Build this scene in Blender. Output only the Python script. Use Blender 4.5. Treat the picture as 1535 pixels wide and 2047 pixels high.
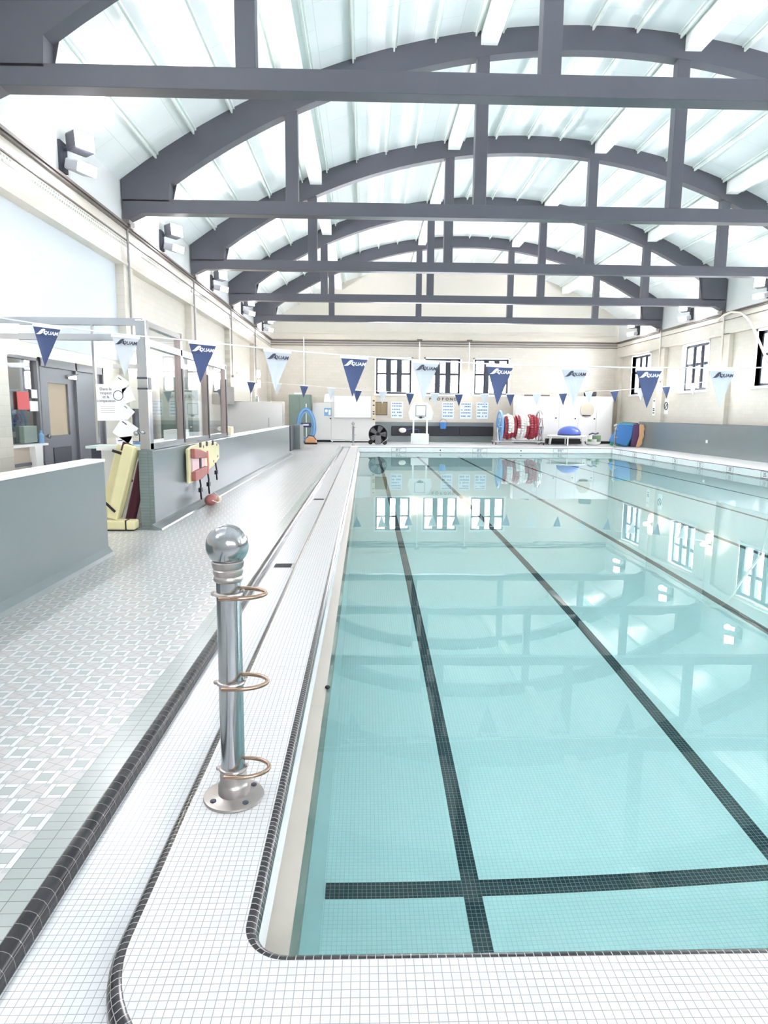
import bpy, bmesh, math, random
from mathutils import Vector, Matrix, Euler
from mathutils.geometry import tessellate_polygon
random.seed(7)
PI = math.pi
sc = bpy.context.scene
C = sc.collection
for o in list(bpy.data.objects): bpy.data.objects.remove(o)

# ------------------------------------------------------------------ camera
H, PITCH, YAW, ROLL = 1.376, 0.147, 0.0284, 0.0081
cam_d = bpy.data.cameras.new('camera'); cam = bpy.data.objects.new('camera', cam_d); C.objects.link(cam)
cam_d.sensor_fit = 'VERTICAL'; cam_d.sensor_height = 36.0; cam_d.lens = 1337.8 * 36.0 / 2047.0
cam_d.clip_start = 0.05; cam_d.clip_end = 300
F = Vector((math.sin(YAW) * math.cos(PITCH), math.cos(YAW) * math.cos(PITCH), -math.sin(PITCH)))
R0 = Vector((math.cos(YAW), -math.sin(YAW), 0)); U0 = R0.cross(F)
Rv = math.cos(ROLL) * R0 + math.sin(ROLL) * U0; Uv = -math.sin(ROLL) * R0 + math.cos(ROLL) * U0
M = Matrix(((Rv.x, Uv.x, -F.x, 0), (Rv.y, Uv.y, -F.y, 0), (Rv.z, Uv.z, -F.z, H), (0, 0, 0, 1)))
cam.matrix_world = M
sc.camera = cam

# ------------------------------------------------------------------ view, world, light levels
sc.view_settings.view_transform = 'Standard'; sc.view_settings.look = 'None'
sc.view_settings.gamma = 1.0; sc.view_settings.use_curve_mapping = False
sc.view_settings.exposure = 1.76
cy = sc.cycles
cy.max_bounces = 14; cy.diffuse_bounces = 8; cy.glossy_bounces = 5; cy.transmission_bounces = 10; cy.transparent_max_bounces = 12
cy.sample_clamp_indirect = 12.0; cy.use_denoising = True; cy.adaptive_threshold = .02
UP_W, DOWN_W, FLOOD_W, SCONCE_W, SKY = 450.0, 60.0, 5.0, 5.0, 16.0
w = bpy.data.worlds.new('sky'); sc.world = w; w.use_nodes = True
bgn = w.node_tree.nodes['Background']; bgn.inputs[0].default_value = (0.975, 0.96, 1.0, 1); bgn.inputs[1].default_value = SKY

# ------------------------------------------------------------------ key dimensions (metres)
XL, XR, YF, YN = -4.494, 12.06, 32.64, -3.0
TS = 4.872; TR = [8.284 + TS * k for k in range(5)]
ACX, ACZ, AR = 4.0, -6.13, 14.47          # outer arc (ceiling)
ICX, ICZ, IR = 4.05, -5.52, 13.45         # inner arc of the trusses
t = 0.02262; Y0 = 1.519; PX0, PX1, PY1 = -0.3186, 10.2, 27.44; WZ = -0.22
TX, TY = -0.0531, Y0
def arcz(x): return ACZ + math.sqrt(AR * AR - (x - ACX) ** 2)
def iarcz(x): return ICZ + math.sqrt(IR * IR - (x - ICX) ** 2)

# ------------------------------------------------------------------ materials
def lin(c):
    return tuple((v / 12.92 if v <= .04045 else ((v + .055) / 1.055) ** 2.4) for v in (x / 255 for x in c)) + (1,)
MT = {}
def newmat(name):
    m = bpy.data.materials.new(name); m.use_nodes = True; nt = m.node_tree
    return m, nt, nt.nodes['Principled BSDF']
def mat(name, c, rough=.5, metal=0., var=.05, scale=6., bump=0., emit=None, es=0., coat=0.):
    if name in MT: return MT[name]
    m, nt, b = newmat(name)
    b.inputs['Roughness'].default_value = rough; b.inputs['Metallic'].default_value = metal
    if coat: b.inputs['Coat Weight'].default_value = coat
    tc = nt.nodes.new('ShaderNodeTexCoord'); nz = nt.nodes.new('ShaderNodeTexNoise'); nz.inputs['Scale'].default_value = scale
    nt.links.new(tc.outputs['Object'], nz.inputs['Vector'])
    mx = nt.nodes.new('ShaderNodeMix'); mx.data_type = 'RGBA'
    a = lin(c); mx.inputs[6].default_value = tuple(v * (1 - var) for v in a[:3]) + (1,)
    mx.inputs[7].default_value = tuple(min(1, v * (1 + var)) for v in a[:3]) + (1,)
    nt.links.new(nz.outputs['Fac'], mx.inputs[0]); nt.links.new(mx.outputs[2], b.inputs['Base Color'])
    if bump:
        bp = nt.nodes.new('ShaderNodeBump'); bp.inputs['Strength'].default_value = bump; bp.inputs['Distance'].default_value = .01
        nt.links.new(nz.outputs['Fac'], bp.inputs['Height']); nt.links.new(bp.outputs[0], b.inputs['Normal'])
    if emit: b.inputs['Emission Color'].default_value = lin(emit); b.inputs['Emission Strength'].default_value = es
    MT[name] = m; return m
def tilemat(name, c1, c2, cm, w, h, mortar=.0012, axes='XY', rough=.25, off=(0, 0), stag=0., uv=False, bump=.15, bias=0.):
    if name in MT: return MT[name]
    m, nt, b = newmat(name); b.inputs['Roughness'].default_value = rough
    tc = nt.nodes.new('ShaderNodeTexCoord'); sp = nt.nodes.new('ShaderNodeSeparateXYZ'); cb = nt.nodes.new('ShaderNodeCombineXYZ')
    nt.links.new(tc.outputs['UV' if uv else 'Object'], sp.inputs[0])
    for k, a in enumerate(axes):
        ad = nt.nodes.new('ShaderNodeMath'); ad.operation = 'SUBTRACT'; ad.inputs[1].default_value = off[k] - 50 * (w if k == 0 else h)
        nt.links.new(sp.outputs['XYZ'.index(a)], ad.inputs[0]); nt.links.new(ad.outputs[0], cb.inputs[k])
    br = nt.nodes.new('ShaderNodeTexBrick'); br.offset = stag; br.squash = 1.0
    for k, v in (('Scale', 1.), ('Mortar Size', mortar), ('Mortar Smooth', .1), ('Bias', bias), ('Brick Width', w), ('Row Height', h)): br.inputs[k].default_value = v
    br.inputs['Color1'].default_value = lin(c1); br.inputs['Color2'].default_value = lin(c2); br.inputs['Mortar'].default_value = lin(cm)
    nt.links.new(cb.outputs[0], br.inputs['Vector']); nt.links.new(br.outputs['Color'], b.inputs['Base Color'])
    if bump:
        bp = nt.nodes.new('ShaderNodeBump'); bp.invert = True; bp.inputs['Strength'].default_value = bump; bp.inputs['Distance'].default_value = .002
        nt.links.new(br.outputs['Fac'], bp.inputs['Height']); nt.links.new(bp.outputs[0], b.inputs['Normal'])
    MT[name] = m; return m
def deckmat():
    """grey, white and pale-pink mosaic of squares framed by short bars"""
    m, nt, b = newmat('mosaic_deck'); b.inputs['Roughness'].default_value = .3
    P = .094
    tc = nt.nodes.new('ShaderNodeTexCoord'); sp = nt.nodes.new('ShaderNodeSeparateXYZ'); nt.links.new(tc.outputs['Object'], sp.inputs[0])
    def mth(op, a, bb=None):
        n = nt.nodes.new('ShaderNodeMath'); n.operation = op
        for k, v in enumerate((a, bb)):
            if v is None: continue
            if isinstance(v, (int, float)): n.inputs[k].default_value = v
            else: nt.links.new(v, n.inputs[k])
        return n.outputs[0]
    X = mth('DIVIDE', mth('ADD', sp.outputs[0], 1.069 + 100 * P), P); Y = mth('DIVIDE', mth('ADD', sp.outputs[1], 100 * P), P)
    u = mth('FRACT', X); v = mth('FRACT', Y)
    chk = mth('MODULO', mth('ADD', mth('FLOOR', X), mth('FLOOR', Y)), 2)
    du = mth('ABSOLUTE', mth('SUBTRACT', u, .5)); dv = mth('ABSOLUTE', mth('SUBTRACT', v, .5))      # 0 centre, .5 edge
    ou = mth('GREATER_THAN', du, .27); ov = mth('GREATER_THAN', dv, .27)
    corner = mth('MULTIPLY', ou, ov); rim = mth('MAXIMUM', ou, ov)
    def line(x, c, h): return mth('LESS_THAN', mth('ABSOLUTE', mth('SUBTRACT', x, c)), h)
    edge = mth('MAXIMUM', mth('GREATER_THAN', du, .488), mth('GREATER_THAN', dv, .488))
    inb = mth('MAXIMUM', line(du, .27, .012), mth('MULTIPLY', line(dv, .27, .012), mth('SUBTRACT', 1, ou)))
    wav = mth('MULTIPLY', mth('SUBTRACT', v, .5), .45)
    inf = mth('MAXIMUM', mth('MAXIMUM', line(u, mth('ADD', .5, wav), .016), line(v, mth('SUBTRACT', .5, mth('MULTIPLY', mth('SUBTRACT', u, .5), .45)), .016)), mth('MULTIPLY', mth('MULTIPLY', corner, 0), 1))
    def mix(f, a, bb):
        n = nt.nodes.new('ShaderNodeMix'); n.data_type = 'RGBA'; nt.links.new(f, n.inputs[0])
        for k, x in ((6, a), (7, bb)):
            if isinstance(x, tuple): n.inputs[k].default_value = lin(x)
            else: nt.links.new(x, n.inputs[k])
        return n.outputs[2]
    block = mix(inb, mix(rim, (170, 176, 175), (214, 216, 216)), (134, 136, 136))
    fill = mix(inf, mix(corner, (192, 189, 188), (176, 179, 178)), (150, 149, 148))
    col = mix(edge, mix(chk, fill, block), (144, 145, 145))
    nz = nt.nodes.new('ShaderNodeTexNoise'); nz.inputs['Scale'].default_value = 1.3; nt.links.new(tc.outputs['Object'], nz.inputs['Vector'])
    mu = nt.nodes.new('ShaderNodeMix'); mu.data_type = 'RGBA'; mu.blend_type = 'MULTIPLY'; mu.inputs[0].default_value = .16
    nt.links.new(col, mu.inputs[6]); nt.links.new(nz.outputs['Fac'], mu.inputs[7]); nt.links.new(mu.outputs[2], b.inputs['Base Color'])
    return m
def watermat():
    m, nt, b = newmat('pool_water'); nt.nodes.remove(b); out = nt.nodes['Material Output']
    rf = nt.nodes.new('ShaderNodeBsdfRefraction'); rf.inputs['Color'].default_value = (.785, 1, 1, 1); rf.inputs['Roughness'].default_value = 0; rf.inputs['IOR'].default_value = 1.33
    gl = nt.nodes.new('ShaderNodeBsdfGlossy'); gl.inputs['Roughness'].default_value = 0.0
    fr = nt.nodes.new('ShaderNodeFresnel'); fr.inputs['IOR'].default_value = 1.33
    mx = nt.nodes.new('ShaderNodeMixShader')
    tc = nt.nodes.new('ShaderNodeTexCoord'); nz = nt.nodes.new('ShaderNodeTexNoise'); nz.inputs['Scale'].default_value = 1.1; nz.inputs['Detail'].default_value = 2
    nt.links.new(tc.outputs['Object'], nz.inputs['Vector'])
    bp = nt.nodes.new('ShaderNodeBump'); bp.inputs['Strength'].default_value = .05; bp.inputs['Distance'].default_value = .02
    nt.links.new(nz.outputs['Fac'], bp.inputs['Height'])
    for n in (rf, gl, fr): nt.links.new(bp.outputs[0], n.inputs['Normal'])
    nt.links.new(fr.outputs[0], mx.inputs[0]); nt.links.new(rf.outputs[0], mx.inputs[1]); nt.links.new(gl.outputs[0], mx.inputs[2])
    nt.links.new(mx.outputs[0], out.inputs['Surface'])
    return m
def glassmat(name, tint=(.96, .98, .98, 1), f0=.03, f1=.8):
    """thin clear sheet: mostly see-through, mirror-like at grazing angles"""
    m, nt, b = newmat(name); nt.nodes.remove(b); out = nt.nodes['Material Output']
    tr = nt.nodes.new('ShaderNodeBsdfTransparent'); tr.inputs[0].default_value = tint
    gl = nt.nodes.new('ShaderNodeBsdfGlossy'); gl.inputs['Roughness'].default_value = 0.02
    lw = nt.nodes.new('ShaderNodeLayerWeight'); lw.inputs['Blend'].default_value = .5
    pw = nt.nodes.new('ShaderNodeMath'); pw.operation = 'POWER'; pw.inputs[1].default_value = 4; nt.links.new(lw.outputs['Facing'], pw.inputs[0])
    ma = nt.nodes.new('ShaderNodeMath'); ma.operation = 'MULTIPLY_ADD'; ma.inputs[1].default_value = f1; ma.inputs[2].default_value = f0; nt.links.new(pw.outputs[0], ma.inputs[0])
    mx = nt.nodes.new('ShaderNodeMixShader'); nt.links.new(ma.outputs[0], mx.inputs[0]); nt.links.new(tr.outputs[0], mx.inputs[1]); nt.links.new(gl.outputs[0], mx.inputs[2])
    nt.links.new(mx.outputs[0], out.inputs['Surface']); return m

m_white_tile = tilemat('white_mosaic', (210, 210, 210), (205, 205, 206), (154, 155, 155), t, t, .0011, off=(TX, TY))
m_gutter_tile = tilemat('white_gutter_mosaic', (211, 212, 214), (206, 208, 210), (156, 158, 160), t, t, .0011, off=(TX, TY))
m_bull = tilemat('dark_bullnose', (42, 42, 46), (58, 58, 62), (176, 174, 170), t, .03, .0011, uv=True, rough=.18)
m_bull_big = tilemat('dark_curb_bullnose', (38, 39, 42), (52, 53, 56), (128, 126, 122), .047, .052, .0012, uv=True, rough=.22)
m_deck = deckmat()
m_border = tilemat('pale_green_border_tile', (162, 169, 167), (156, 163, 161), (104, 108, 108), .062, .047, .0012, axes='XY', off=(-.945, 0))
m_far_deck = tilemat('pale_deck_tile', (200, 202, 204), (195, 197, 199), (190, 192, 194), .05, .05, .001)
m_white_deck = tilemat('white_deck_tile', (238, 239, 240), (233, 235, 236), (205, 207, 209), .05, .05, .001)
m_pool_tile = tilemat('pool_floor_tile', (246, 250, 250), (241, 247, 247), (212, 222, 223), t, t, .0010, off=(TX, TY), rough=.4, bump=0)
m_pool_wall = tilemat('pool_wall_tile', (246, 250, 250), (241, 247, 247), (192, 206, 208), t, t, .0010, uv=True, rough=.4, bump=0)
m_lane = tilemat('dark_lane_tile', (24, 38, 46), (34, 50, 58), (150, 165, 168), t, t, .0011, off=(TX, TY), rough=.3, bump=0)
m_face = mat('white_glazed_face', (236, 240, 242), .25)
m_ledge = mat('beige_gutter_lip', (176, 170, 160), .5, var=.06)
m_water = watermat()
m_cream = tilemat('cream_wall_tile', (213, 207, 196), (208, 202, 191), (196, 190, 179), .30, .13, .003, axes='YZ', rough=.35, stag=.5)
m_cream_x = tilemat('cream_far_wall_tile', (213, 207, 196), (208, 202, 191), (196, 190, 179), .30, .13, .003, axes='XZ', rough=.35, stag=.5)
m_wallpaint = mat('white_wall_paint', (212, 214, 214), .6, var=.02, scale=1)
m_bluepaint = mat('pale_wall_paint', (206, 213, 219), .6, var=.02, scale=1)
m_ceil = tilemat('ceiling_board', (228, 233, 233), (224, 230, 230), (204, 210, 208), 1.4, .83, .004, axes='YX', rough=.7, stag=.5, bump=0)
m_batten = mat('ceiling_batten_paint', (214, 222, 218), .6)
m_purlin = mat('white_beam_paint', (240, 243, 240), .6)
m_truss = mat('dark_grey_steel_paint', (84, 85, 94), .42, var=.08, scale=1.2)
m_grey = mat('grey_green_paint', (116, 126, 128), .28, var=.04, scale=2, coat=.2)
m_greytile = tilemat('grey_end_tile', (122, 134, 132), (116, 128, 126), (98, 108, 107), .115, .035, .002, axes='XZ', rough=.3)
m_whitecap = mat('white_cap', (232, 236, 236), .4)
m_steel = mat('stainless_steel', (205, 206, 208), .22, 1., var=.05, scale=3)
m_chrome = mat('worn_chrome', (176, 178, 181), .17, 1., var=.12, scale=9)
m_brass = mat('worn_brass_ring', (176, 150, 132), .25, 1., var=.15, scale=20)
m_flange = mat('weathered_flange', (176, 170, 166), .35, .85, var=.15, scale=14)
m_glass = glassmat('clear_glass'); m_pane = glassmat('window_glass', (.97, .98, 1, 1))
m_dark = mat('dark_window_frame', (62, 66, 78), .45)
m_black = mat('black_rubber', (26, 26, 30), .5)
m_door = mat('dark_grey_door', (108, 110, 120), .4)
m_tan = mat('tan_blind', (196, 176, 152), .7)
m_white = mat('white_paint', (240, 241, 240), .5)
m_whitecab = mat('white_cabinet', (224, 224, 222), .45, var=.02)
m_paper = mat('paper', (242, 242, 240), .8)
m_blue_f = mat('blue_pennant_cloth', (70, 86, 128), .65, var=.06)
m_white_f = mat('white_pennant_cloth', (206, 213, 219), .65, var=.02)
m_logo_w = mat('white_print', (244, 246, 248), .6); m_logo_d = mat('dark_print', (66, 70, 92), .6)
m_rope = mat('white_rope', (240, 240, 238), .7)
m_lens = mat('lit_lamp_lens', (255, 252, 248), .4, emit=(255, 252, 248), es=12.)
m_sconce = mat('lit_sconce_glass', (255, 240, 220), .4, emit=(255, 238, 214), es=5.)
m_yellow = mat('cream_yellow_plastic', (222, 214, 168), .35)
m_pink = mat('faded_red_foam', (166, 100, 94), .5)
m_maroon = mat('maroon_plastic', (92, 44, 60), .5)
m_blue = mat('blue_plastic', (72, 132, 200), .4); m_ltblue = mat('pale_blue_plastic', (120, 168, 210), .4)
m_navy = mat('navy_plastic', (52, 62, 110), .45)
m_red = mat('red_float', (172, 60, 74), .4); m_wfloat = mat('white_float', (236, 234, 230), .4)
m_green = mat('green_grey_metal', (120, 140, 132), .4); m_grn = mat('green_foam', (120, 160, 110), .6)
m_orange = mat('tan_orange_plastic', (214, 160, 110), .4)
m_brown = mat('brown_board', (168, 146, 108), .7); m_beige = mat('beige_disc', (190, 183, 166), .6)
m_pipe = mat('dark_pipe', (112, 104, 100), .45); m_conduit = mat('cream_conduit', (222, 216, 206), .5)
m_conduit_d = mat('grey_conduit', (150, 150, 150), .5)
m_frieze = tilemat('grey_frieze_motif', (104, 122, 120), (150, 160, 152), (206, 203, 192), .075, .055, .018, axes='YZ', off=(0, 4.40), stag=.5)
m_txt = mat('dark_text', (60, 62, 70), .7); m_print = mat('blue_print', (110, 140, 180), .7)
m_signred = mat('red_sign', (214, 84, 88), .6); m_black_mat = mat('black_padded_vinyl', (30, 34, 42), .4)
m_teal = mat('teal_foam', (64, 150, 140), .6); m_purple = mat('purple_foam', (96, 66, 110), .6); m_peach = mat('peach_foam', (220, 176, 130), .6)
m_bosu = mat('blue_rubber_dome', (84, 108, 190), .3)

# ------------------------------------------------------------------ mesh helpers
class B:
    def __init__(s): s.bm = bmesh.new(); s.uv = s.bm.loops.layers.uv.new('UVMap')
    def box(s, x0, x1, y0, y1, z0, z1, rot=None, at=None):
        mtx = Matrix.Translation(((x0 + x1) / 2, (y0 + y1) / 2, (z0 + z1) / 2)) @ Matrix.Diagonal((abs(x1 - x0), abs(y1 - y0), abs(z1 - z0), 1))
        if rot is not None: mtx = Matrix.Translation(at or (0, 0, 0)) @ Euler(rot).to_matrix().to_4x4() @ mtx
        bmesh.ops.create_cube(s.bm, size=1, matrix=mtx); return s
    def tube(s, p0, p1, r, r1=None, seg=12):
        p0, p1 = Vector(p0), Vector(p1); d = p1 - p0; L = d.length
        mtx = Matrix.Translation((p0 + p1) / 2) @ d.to_track_quat('Z', 'Y').to_matrix().to_4x4()
        bmesh.ops.create_cone(s.bm, cap_ends=True, segments=seg, radius1=r, radius2=r if r1 is None else r1, depth=L, matrix=mtx); return s
    def path(s, pts, r, seg=8, closed=False):
        pts = [Vector(p) for p in pts]; n = len(pts); rings = []; prev = None
        for i, p in enumerate(pts):
            a = pts[(i - 1) % n] if (closed or i > 0) else p; b = pts[(i + 1) % n] if (closed or i < n - 1) else p
            d = (b - a).normalized()
            if prev is None:
                ref = Vector((0, 0, 1)) if abs(d.z) < .9 else Vector((1, 0, 0)); x = d.cross(ref).normalized()
            else: x = (prev - d * prev.dot(d)).normalized()
            prev = x; y = d.cross(x)
            rings.append([s.bm.verts.new(p + r * (math.cos(k * 2 * PI / seg) * x + math.sin(k * 2 * PI / seg) * y)) for k in range(seg)])
        for i in range(n if closed else n - 1):
            A, Bq = rings[i], rings[(i + 1) % n]
            for k in range(seg): s.bm.faces.new((A[k], A[(k + 1) % seg], Bq[(k + 1) % seg], Bq[k]))
        if not closed: s.bm.faces.new(rings[0][::-1]); s.bm.faces.new(rings[-1])
        return s
    def lathe(s, prof, at=(0, 0, 0), seg=24, mtx=None):
        mtx = mtx or Matrix.Translation(at); rings = []
        for r, z in prof:
            rings.append([s.bm.verts.new(mtx @ Vector((max(r, 1e-4) * math.cos(2 * PI * k / seg), max(r, 1e-4) * math.sin(2 * PI * k / seg), z))) for k in range(seg)])
        for A, Bq in zip(rings, rings[1:]):
            for k in range(seg): s.bm.faces.new((A[k], A[(k + 1) % seg], Bq[(k + 1) % seg], Bq[k]))
        s.bm.faces.new(rings[0][::-1]); s.bm.faces.new(rings[-1]); return s
    def prism(s, poly, d0, d1, plane='XZ', mtx=None):
        """extrude a 2-D polygon; plane XZ -> along Y, XY -> along Z, YZ -> along X"""
        def P(a, b, d):
            v = Vector((a, d, b)) if plane == 'XZ' else Vector((a, b, d)) if plane == 'XY' else Vector((d, a, b))
            return mtx @ v if mtx else v
        A = [s.bm.verts.new(P(a, b, d0)) for a, b in poly]; Bq = [s.bm.verts.new(P(a, b, d1)) for a, b in poly]; n = len(poly)
        s.bm.faces.new(A); s.bm.faces.new(Bq[::-1])
        for k in range(n): s.bm.faces.new((A[k], Bq[k], Bq[(k + 1) % n], A[(k + 1) % n]))
        return s
    def sphere(s, c, r, sx=1, sy=1, sz=1, u=20, v=12):
        bmesh.ops.create_uvsphere(s.bm, u_segments=u, v_segments=v, radius=r, matrix=Matrix.Translation(c) @ Matrix.Diagonal((sx, sy, sz, 1))); return s
    def torus(s, c, R, r, axis='Z', n=28, seg=8, a0=0, a1=2 * PI):
        full = abs(a1 - a0 - 2 * PI) < 1e-6; pts = []
        for k in range(n if full else n + 1):
            a = a0 + (a1 - a0) * k / n; p = (R * math.cos(a), R * math.sin(a), 0)
            q = p if axis == 'Z' else (p[0], 0, p[1]) if axis == 'Y' else (0, p[0], p[1])
            pts.append((c[0] + q[0], c[1] + q[1], c[2] + q[2]))
        return s.path(pts, r, seg, closed=full)
    def sweep(s, path, prof):
        """sweep a profile [(offset to the left, z)] along an XY path; UV = (arc length, profile length)"""
        n = len(path); rows = []; L = 0; Ls = []
        for i, p in enumerate(path):
            a = path[max(i - 1, 0)]; b = path[min(i + 1, n - 1)]
            d1 = Vector((p[0] - a[0], p[1] - a[1])); d2 = Vector((b[0] - p[0], b[1] - p[1]))
            if d1.length: L += d1.length
            Ls.append(L); d1 = d1.normalized() if d1.length else d2.normalized(); d2 = d2.normalized() if d2.length else d1
            nn = Vector((-d1.y - d2.y, d1.x + d2.x)); nn = nn.normalized(); nn /= max(.5, nn.dot(Vector((-d1.y, d1.x))))
            rows.append([s.bm.verts.new((p[0] + nn.x * o, p[1] + nn.y * o, z)) for o, z in prof])
        pl = [0]
        for a, b in zip(prof, prof[1:]): pl.append(pl[-1] + math.hypot(a[0] - b[0], a[1] - b[1]))
        for i in range(n - 1):
            for k in range(len(prof) - 1):
                f = s.bm.faces.new((rows[i][k], rows[i + 1][k], rows[i + 1][k + 1], rows[i][k + 1])); f.smooth = True
                for lp, (uu, vv) in zip(f.loops, ((Ls[i], pl[k]), (Ls[i + 1], pl[k]), (Ls[i + 1], pl[k + 1]), (Ls[i], pl[k + 1]))): lp[s.uv].uv = (uu, vv)
        return s
def obj(name, b, m, parent=None, world=True, smooth=False, bevel=0., seg=2):
    bm = b.bm if isinstance(b, B) else b
    if parent is not None and world: 
        loc = parent.location if parent.parent is None else parent.parent.location
        bmesh.ops.translate(bm, verts=bm.verts[:], vec=-loc)
    bmesh.ops.recalc_face_normals(bm, faces=bm.faces[:]) if smooth != 'keep' else None
    me = bpy.data.meshes.new(name); bm.to_mesh(me); bm.free(); me.materials.append(m)
    if any(p.use_smooth for p in me.polygons): me.set_sharp_from_angle(angle=math.radians(38))
    if smooth is True:
        for p in me.polygons: p.use_smooth = True
        me.set_sharp_from_angle(angle=math.radians(40))
    o = bpy.data.objects.new(name, me); C.objects.link(o)
    if parent is not None: o.parent = parent
    if bevel:
        md = o.modifiers.new('bevel', 'BEVEL'); md.width = bevel; md.segments = seg; md.limit_method = 'ANGLE'
    return o
def struct(name, b, m, parent=None, **k):
    o = obj(name, b, m, parent, **k)
    if parent is None: o['kind'] = 'structure'
    return o
def thing(name, label, cat, loc=(0, 0, 0), group=None):
    o = bpy.data.objects.new(name, None); C.objects.link(o); o.location = loc; o.empty_display_size = .1
    o['label'] = label; o['category'] = cat
    if group: o['group'] = group
    return o
def tag(o, label, cat, group=None):
    o['label'] = label; o['category'] = cat
    if group: o['group'] = group
    return o
def dup(root, loc, label, group=None, rotz=None):
    r = root.copy(); C.objects.link(r); r.location = loc; r['label'] = label
    if rotz is not None: r.rotation_euler = (0, 0, rotz)
    if group: r['group'] = group
    for ch in list(root.children):
        c = ch.copy(); C.objects.link(c); c.parent = r
        for g in ch.children:
            d = g.copy(); C.objects.link(d); d.parent = c
    return r
def textbm(s, size, ext=.002, mtx=Matrix(), shear=0., space=1., bold=0.):
    cu = bpy.data.curves.new('lettering', 'FONT'); cu.body = s; cu.size = size; cu.extrude = ext; cu.align_x = 'CENTER'; cu.align_y = 'CENTER'
    cu.shear = shear; cu.space_character = space; cu.offset = bold; cu.resolution_u = 3
    o = bpy.data.objects.new('lettering', cu); C.objects.link(o); bpy.context.view_layer.update()
    me = bpy.data.meshes.new_from_object(o.evaluated_get(bpy.context.evaluated_depsgraph_get()))
    bm = bmesh.new(); bm.from_mesh(me); bpy.data.objects.remove(o); bpy.data.curves.remove(cu); bpy.data.meshes.remove(me)
    bmesh.ops.transform(bm, matrix=mtx, verts=bm.verts[:]); return bm
def face_m(x, y, z): return Matrix.Translation((x, y, z)) @ Matrix.Rotation(PI / 2, 4, 'X')                # reads from -Y
def face_px(x, y, z): return Matrix.Translation((x, y, z)) @ Matrix.Rotation(-PI / 2, 4, 'Z') @ Matrix.Rotation(PI / 2, 4, 'X')  # reads from -X side (on a right wall)
def merge(bm_to, bm_from):
    me = bpy.data.meshes.new('tmp'); bm_from.to_mesh(me); bm_from.free(); bm_to.from_mesh(me); bpy.data.meshes.remove(me)

def wall_cells(b, u0, u1, v0, v1, holes, put):
    us = sorted({u0, u1, *[h[0] for h in holes], *[h[1] for h in holes]}); vs = sorted({v0, v1, *[h[2] for h in holes], *[h[3] for h in holes]})
    for a, c in zip(us, us[1:]):
        for d, e in zip(vs, vs[1:]):
            if any(h[0] <= a and c <= h[1] and h[2] <= d and e <= h[3] for h in holes): continue
            put(a, c, d, e)

# ================================================================== SETTING
# decks
b = B(); b.box(-4.7, -1.069, 0.4, 30.0, -.3, 0); struct('floor', b, m_deck)
b = B(); b.box(-1.069, -.945, 0.4, 27.6, -.3, 0); struct('floor_border', b, m_border)
b = B(); b.box(-4.7, -.945, 30.0, YF, -.3, 0).box(-.945, 12.3, 28.3, YF, -.3, 0).box(-.945, -.60, 27.6, 28.3, -.3, 0).box(-1.069, -.945, 27.6, 30, -.3, 0); struct('floor_far_deck', b, m_far_deck)
b = B(); b.box(10.2, 12.3, 0.9, PY1 + .86, -2.6, 0).box(-.60, 10.2, PY1, PY1 + .86, -2.6, 0); struct('floor_pool_surround', b, m_white_deck)
b = B(); b.box(-4.7, 12.3, YN - .2, 0.4, -.3, 0).box(10.2, 12.3, .4, .9, -.3, 0); struct('floor_near_deck', b, m_far_deck)
# gutter channel and its curb
b = B(); b.box(-.91, -.45, 0.4, 27.6, -.2, -.055).box(-.45, 10.2, .4, 1.35, -.2, -.055); struct('floor_gutter', b, m_gutter_tile)
b = B(); b.sweep([(-.945, 27.6), (-.945, 10), (-.945, 4), (-.945, .4)], [(0, 0), (.018, -.001), (.034, -.008), (.044, -.022), (.047, -.036), (.049, -.056)]); struct('trim_1', b, m_bull_big)
# coping
def arc(cx, cy, r, a0, a1, n=12): return [(cx + r * math.cos(math.radians(a0 + (a1 - a0) * k / n)), cy + r * math.sin(math.radians(a0 + (a1 - a0) * k / n))) for k in range(n + 1)]
inner = [(PX0, PY1), (PX0, 20), (PX0, 10), (PX0, 5), (PX0, 2.5)] + arc(PX0 + .125, Y0 + .125, .125, 180, 270) + [(2, Y0), (6, Y0), (PX1, Y0)]
OX = -.612
outer = [(OX, 27.6), (OX, 20), (OX, 10), (OX, 5), (OX, 2.4)] + arc(OX + .40, 1.60, .40, 180, 270, 16) + [(2, 1.2), (6, 1.2), (PX1, 1.2)]
b = B(); poly = inner + outer[::-1]
for z in (-.03, 0):
    V = [b.bm.verts.new((p[0], p[1], z)) for p in poly]
    for tri in tessellate_polygon([[Vector((p[0], p[1], 0)) for p in poly]]): b.bm.faces.new([V[i] for i in (tri if z == 0 else tri[::-1])])
struct('pool_coping', b, m_white_tile)
b = B(); b.sweep(inner, [(0, 0), (.013, -.001), (.025, -.008), (.033, -.02), (.035, -.031)]); struct('trim_2', b, m_bull)
b = B(); b.sweep(outer, [(0, 0), (-.014, -.001), (-.027, -.008), (-.036, -.021), (-.038, -.034), (-.04, -.056)]); struct('trim_3', b, m_bull)
b = B(); b.sweep(inner, [(.035, -.031), (.035, -.148), (.0, -.15)]); struct('pool_face', b, m_face)
b = B(); b.sweep(inner, [(0, -.15), (-.02, -.165), (-.005, -.175), (.06, -.195), (.12, -.236), (.123, -.26)]); struct('pool_gutter_lip', b, m_ledge)
b = B(); b.sweep(inner, [(.123, -.26), (.123, -2.7)]); struct('pool_wall', b, m_pool_wall)
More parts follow.
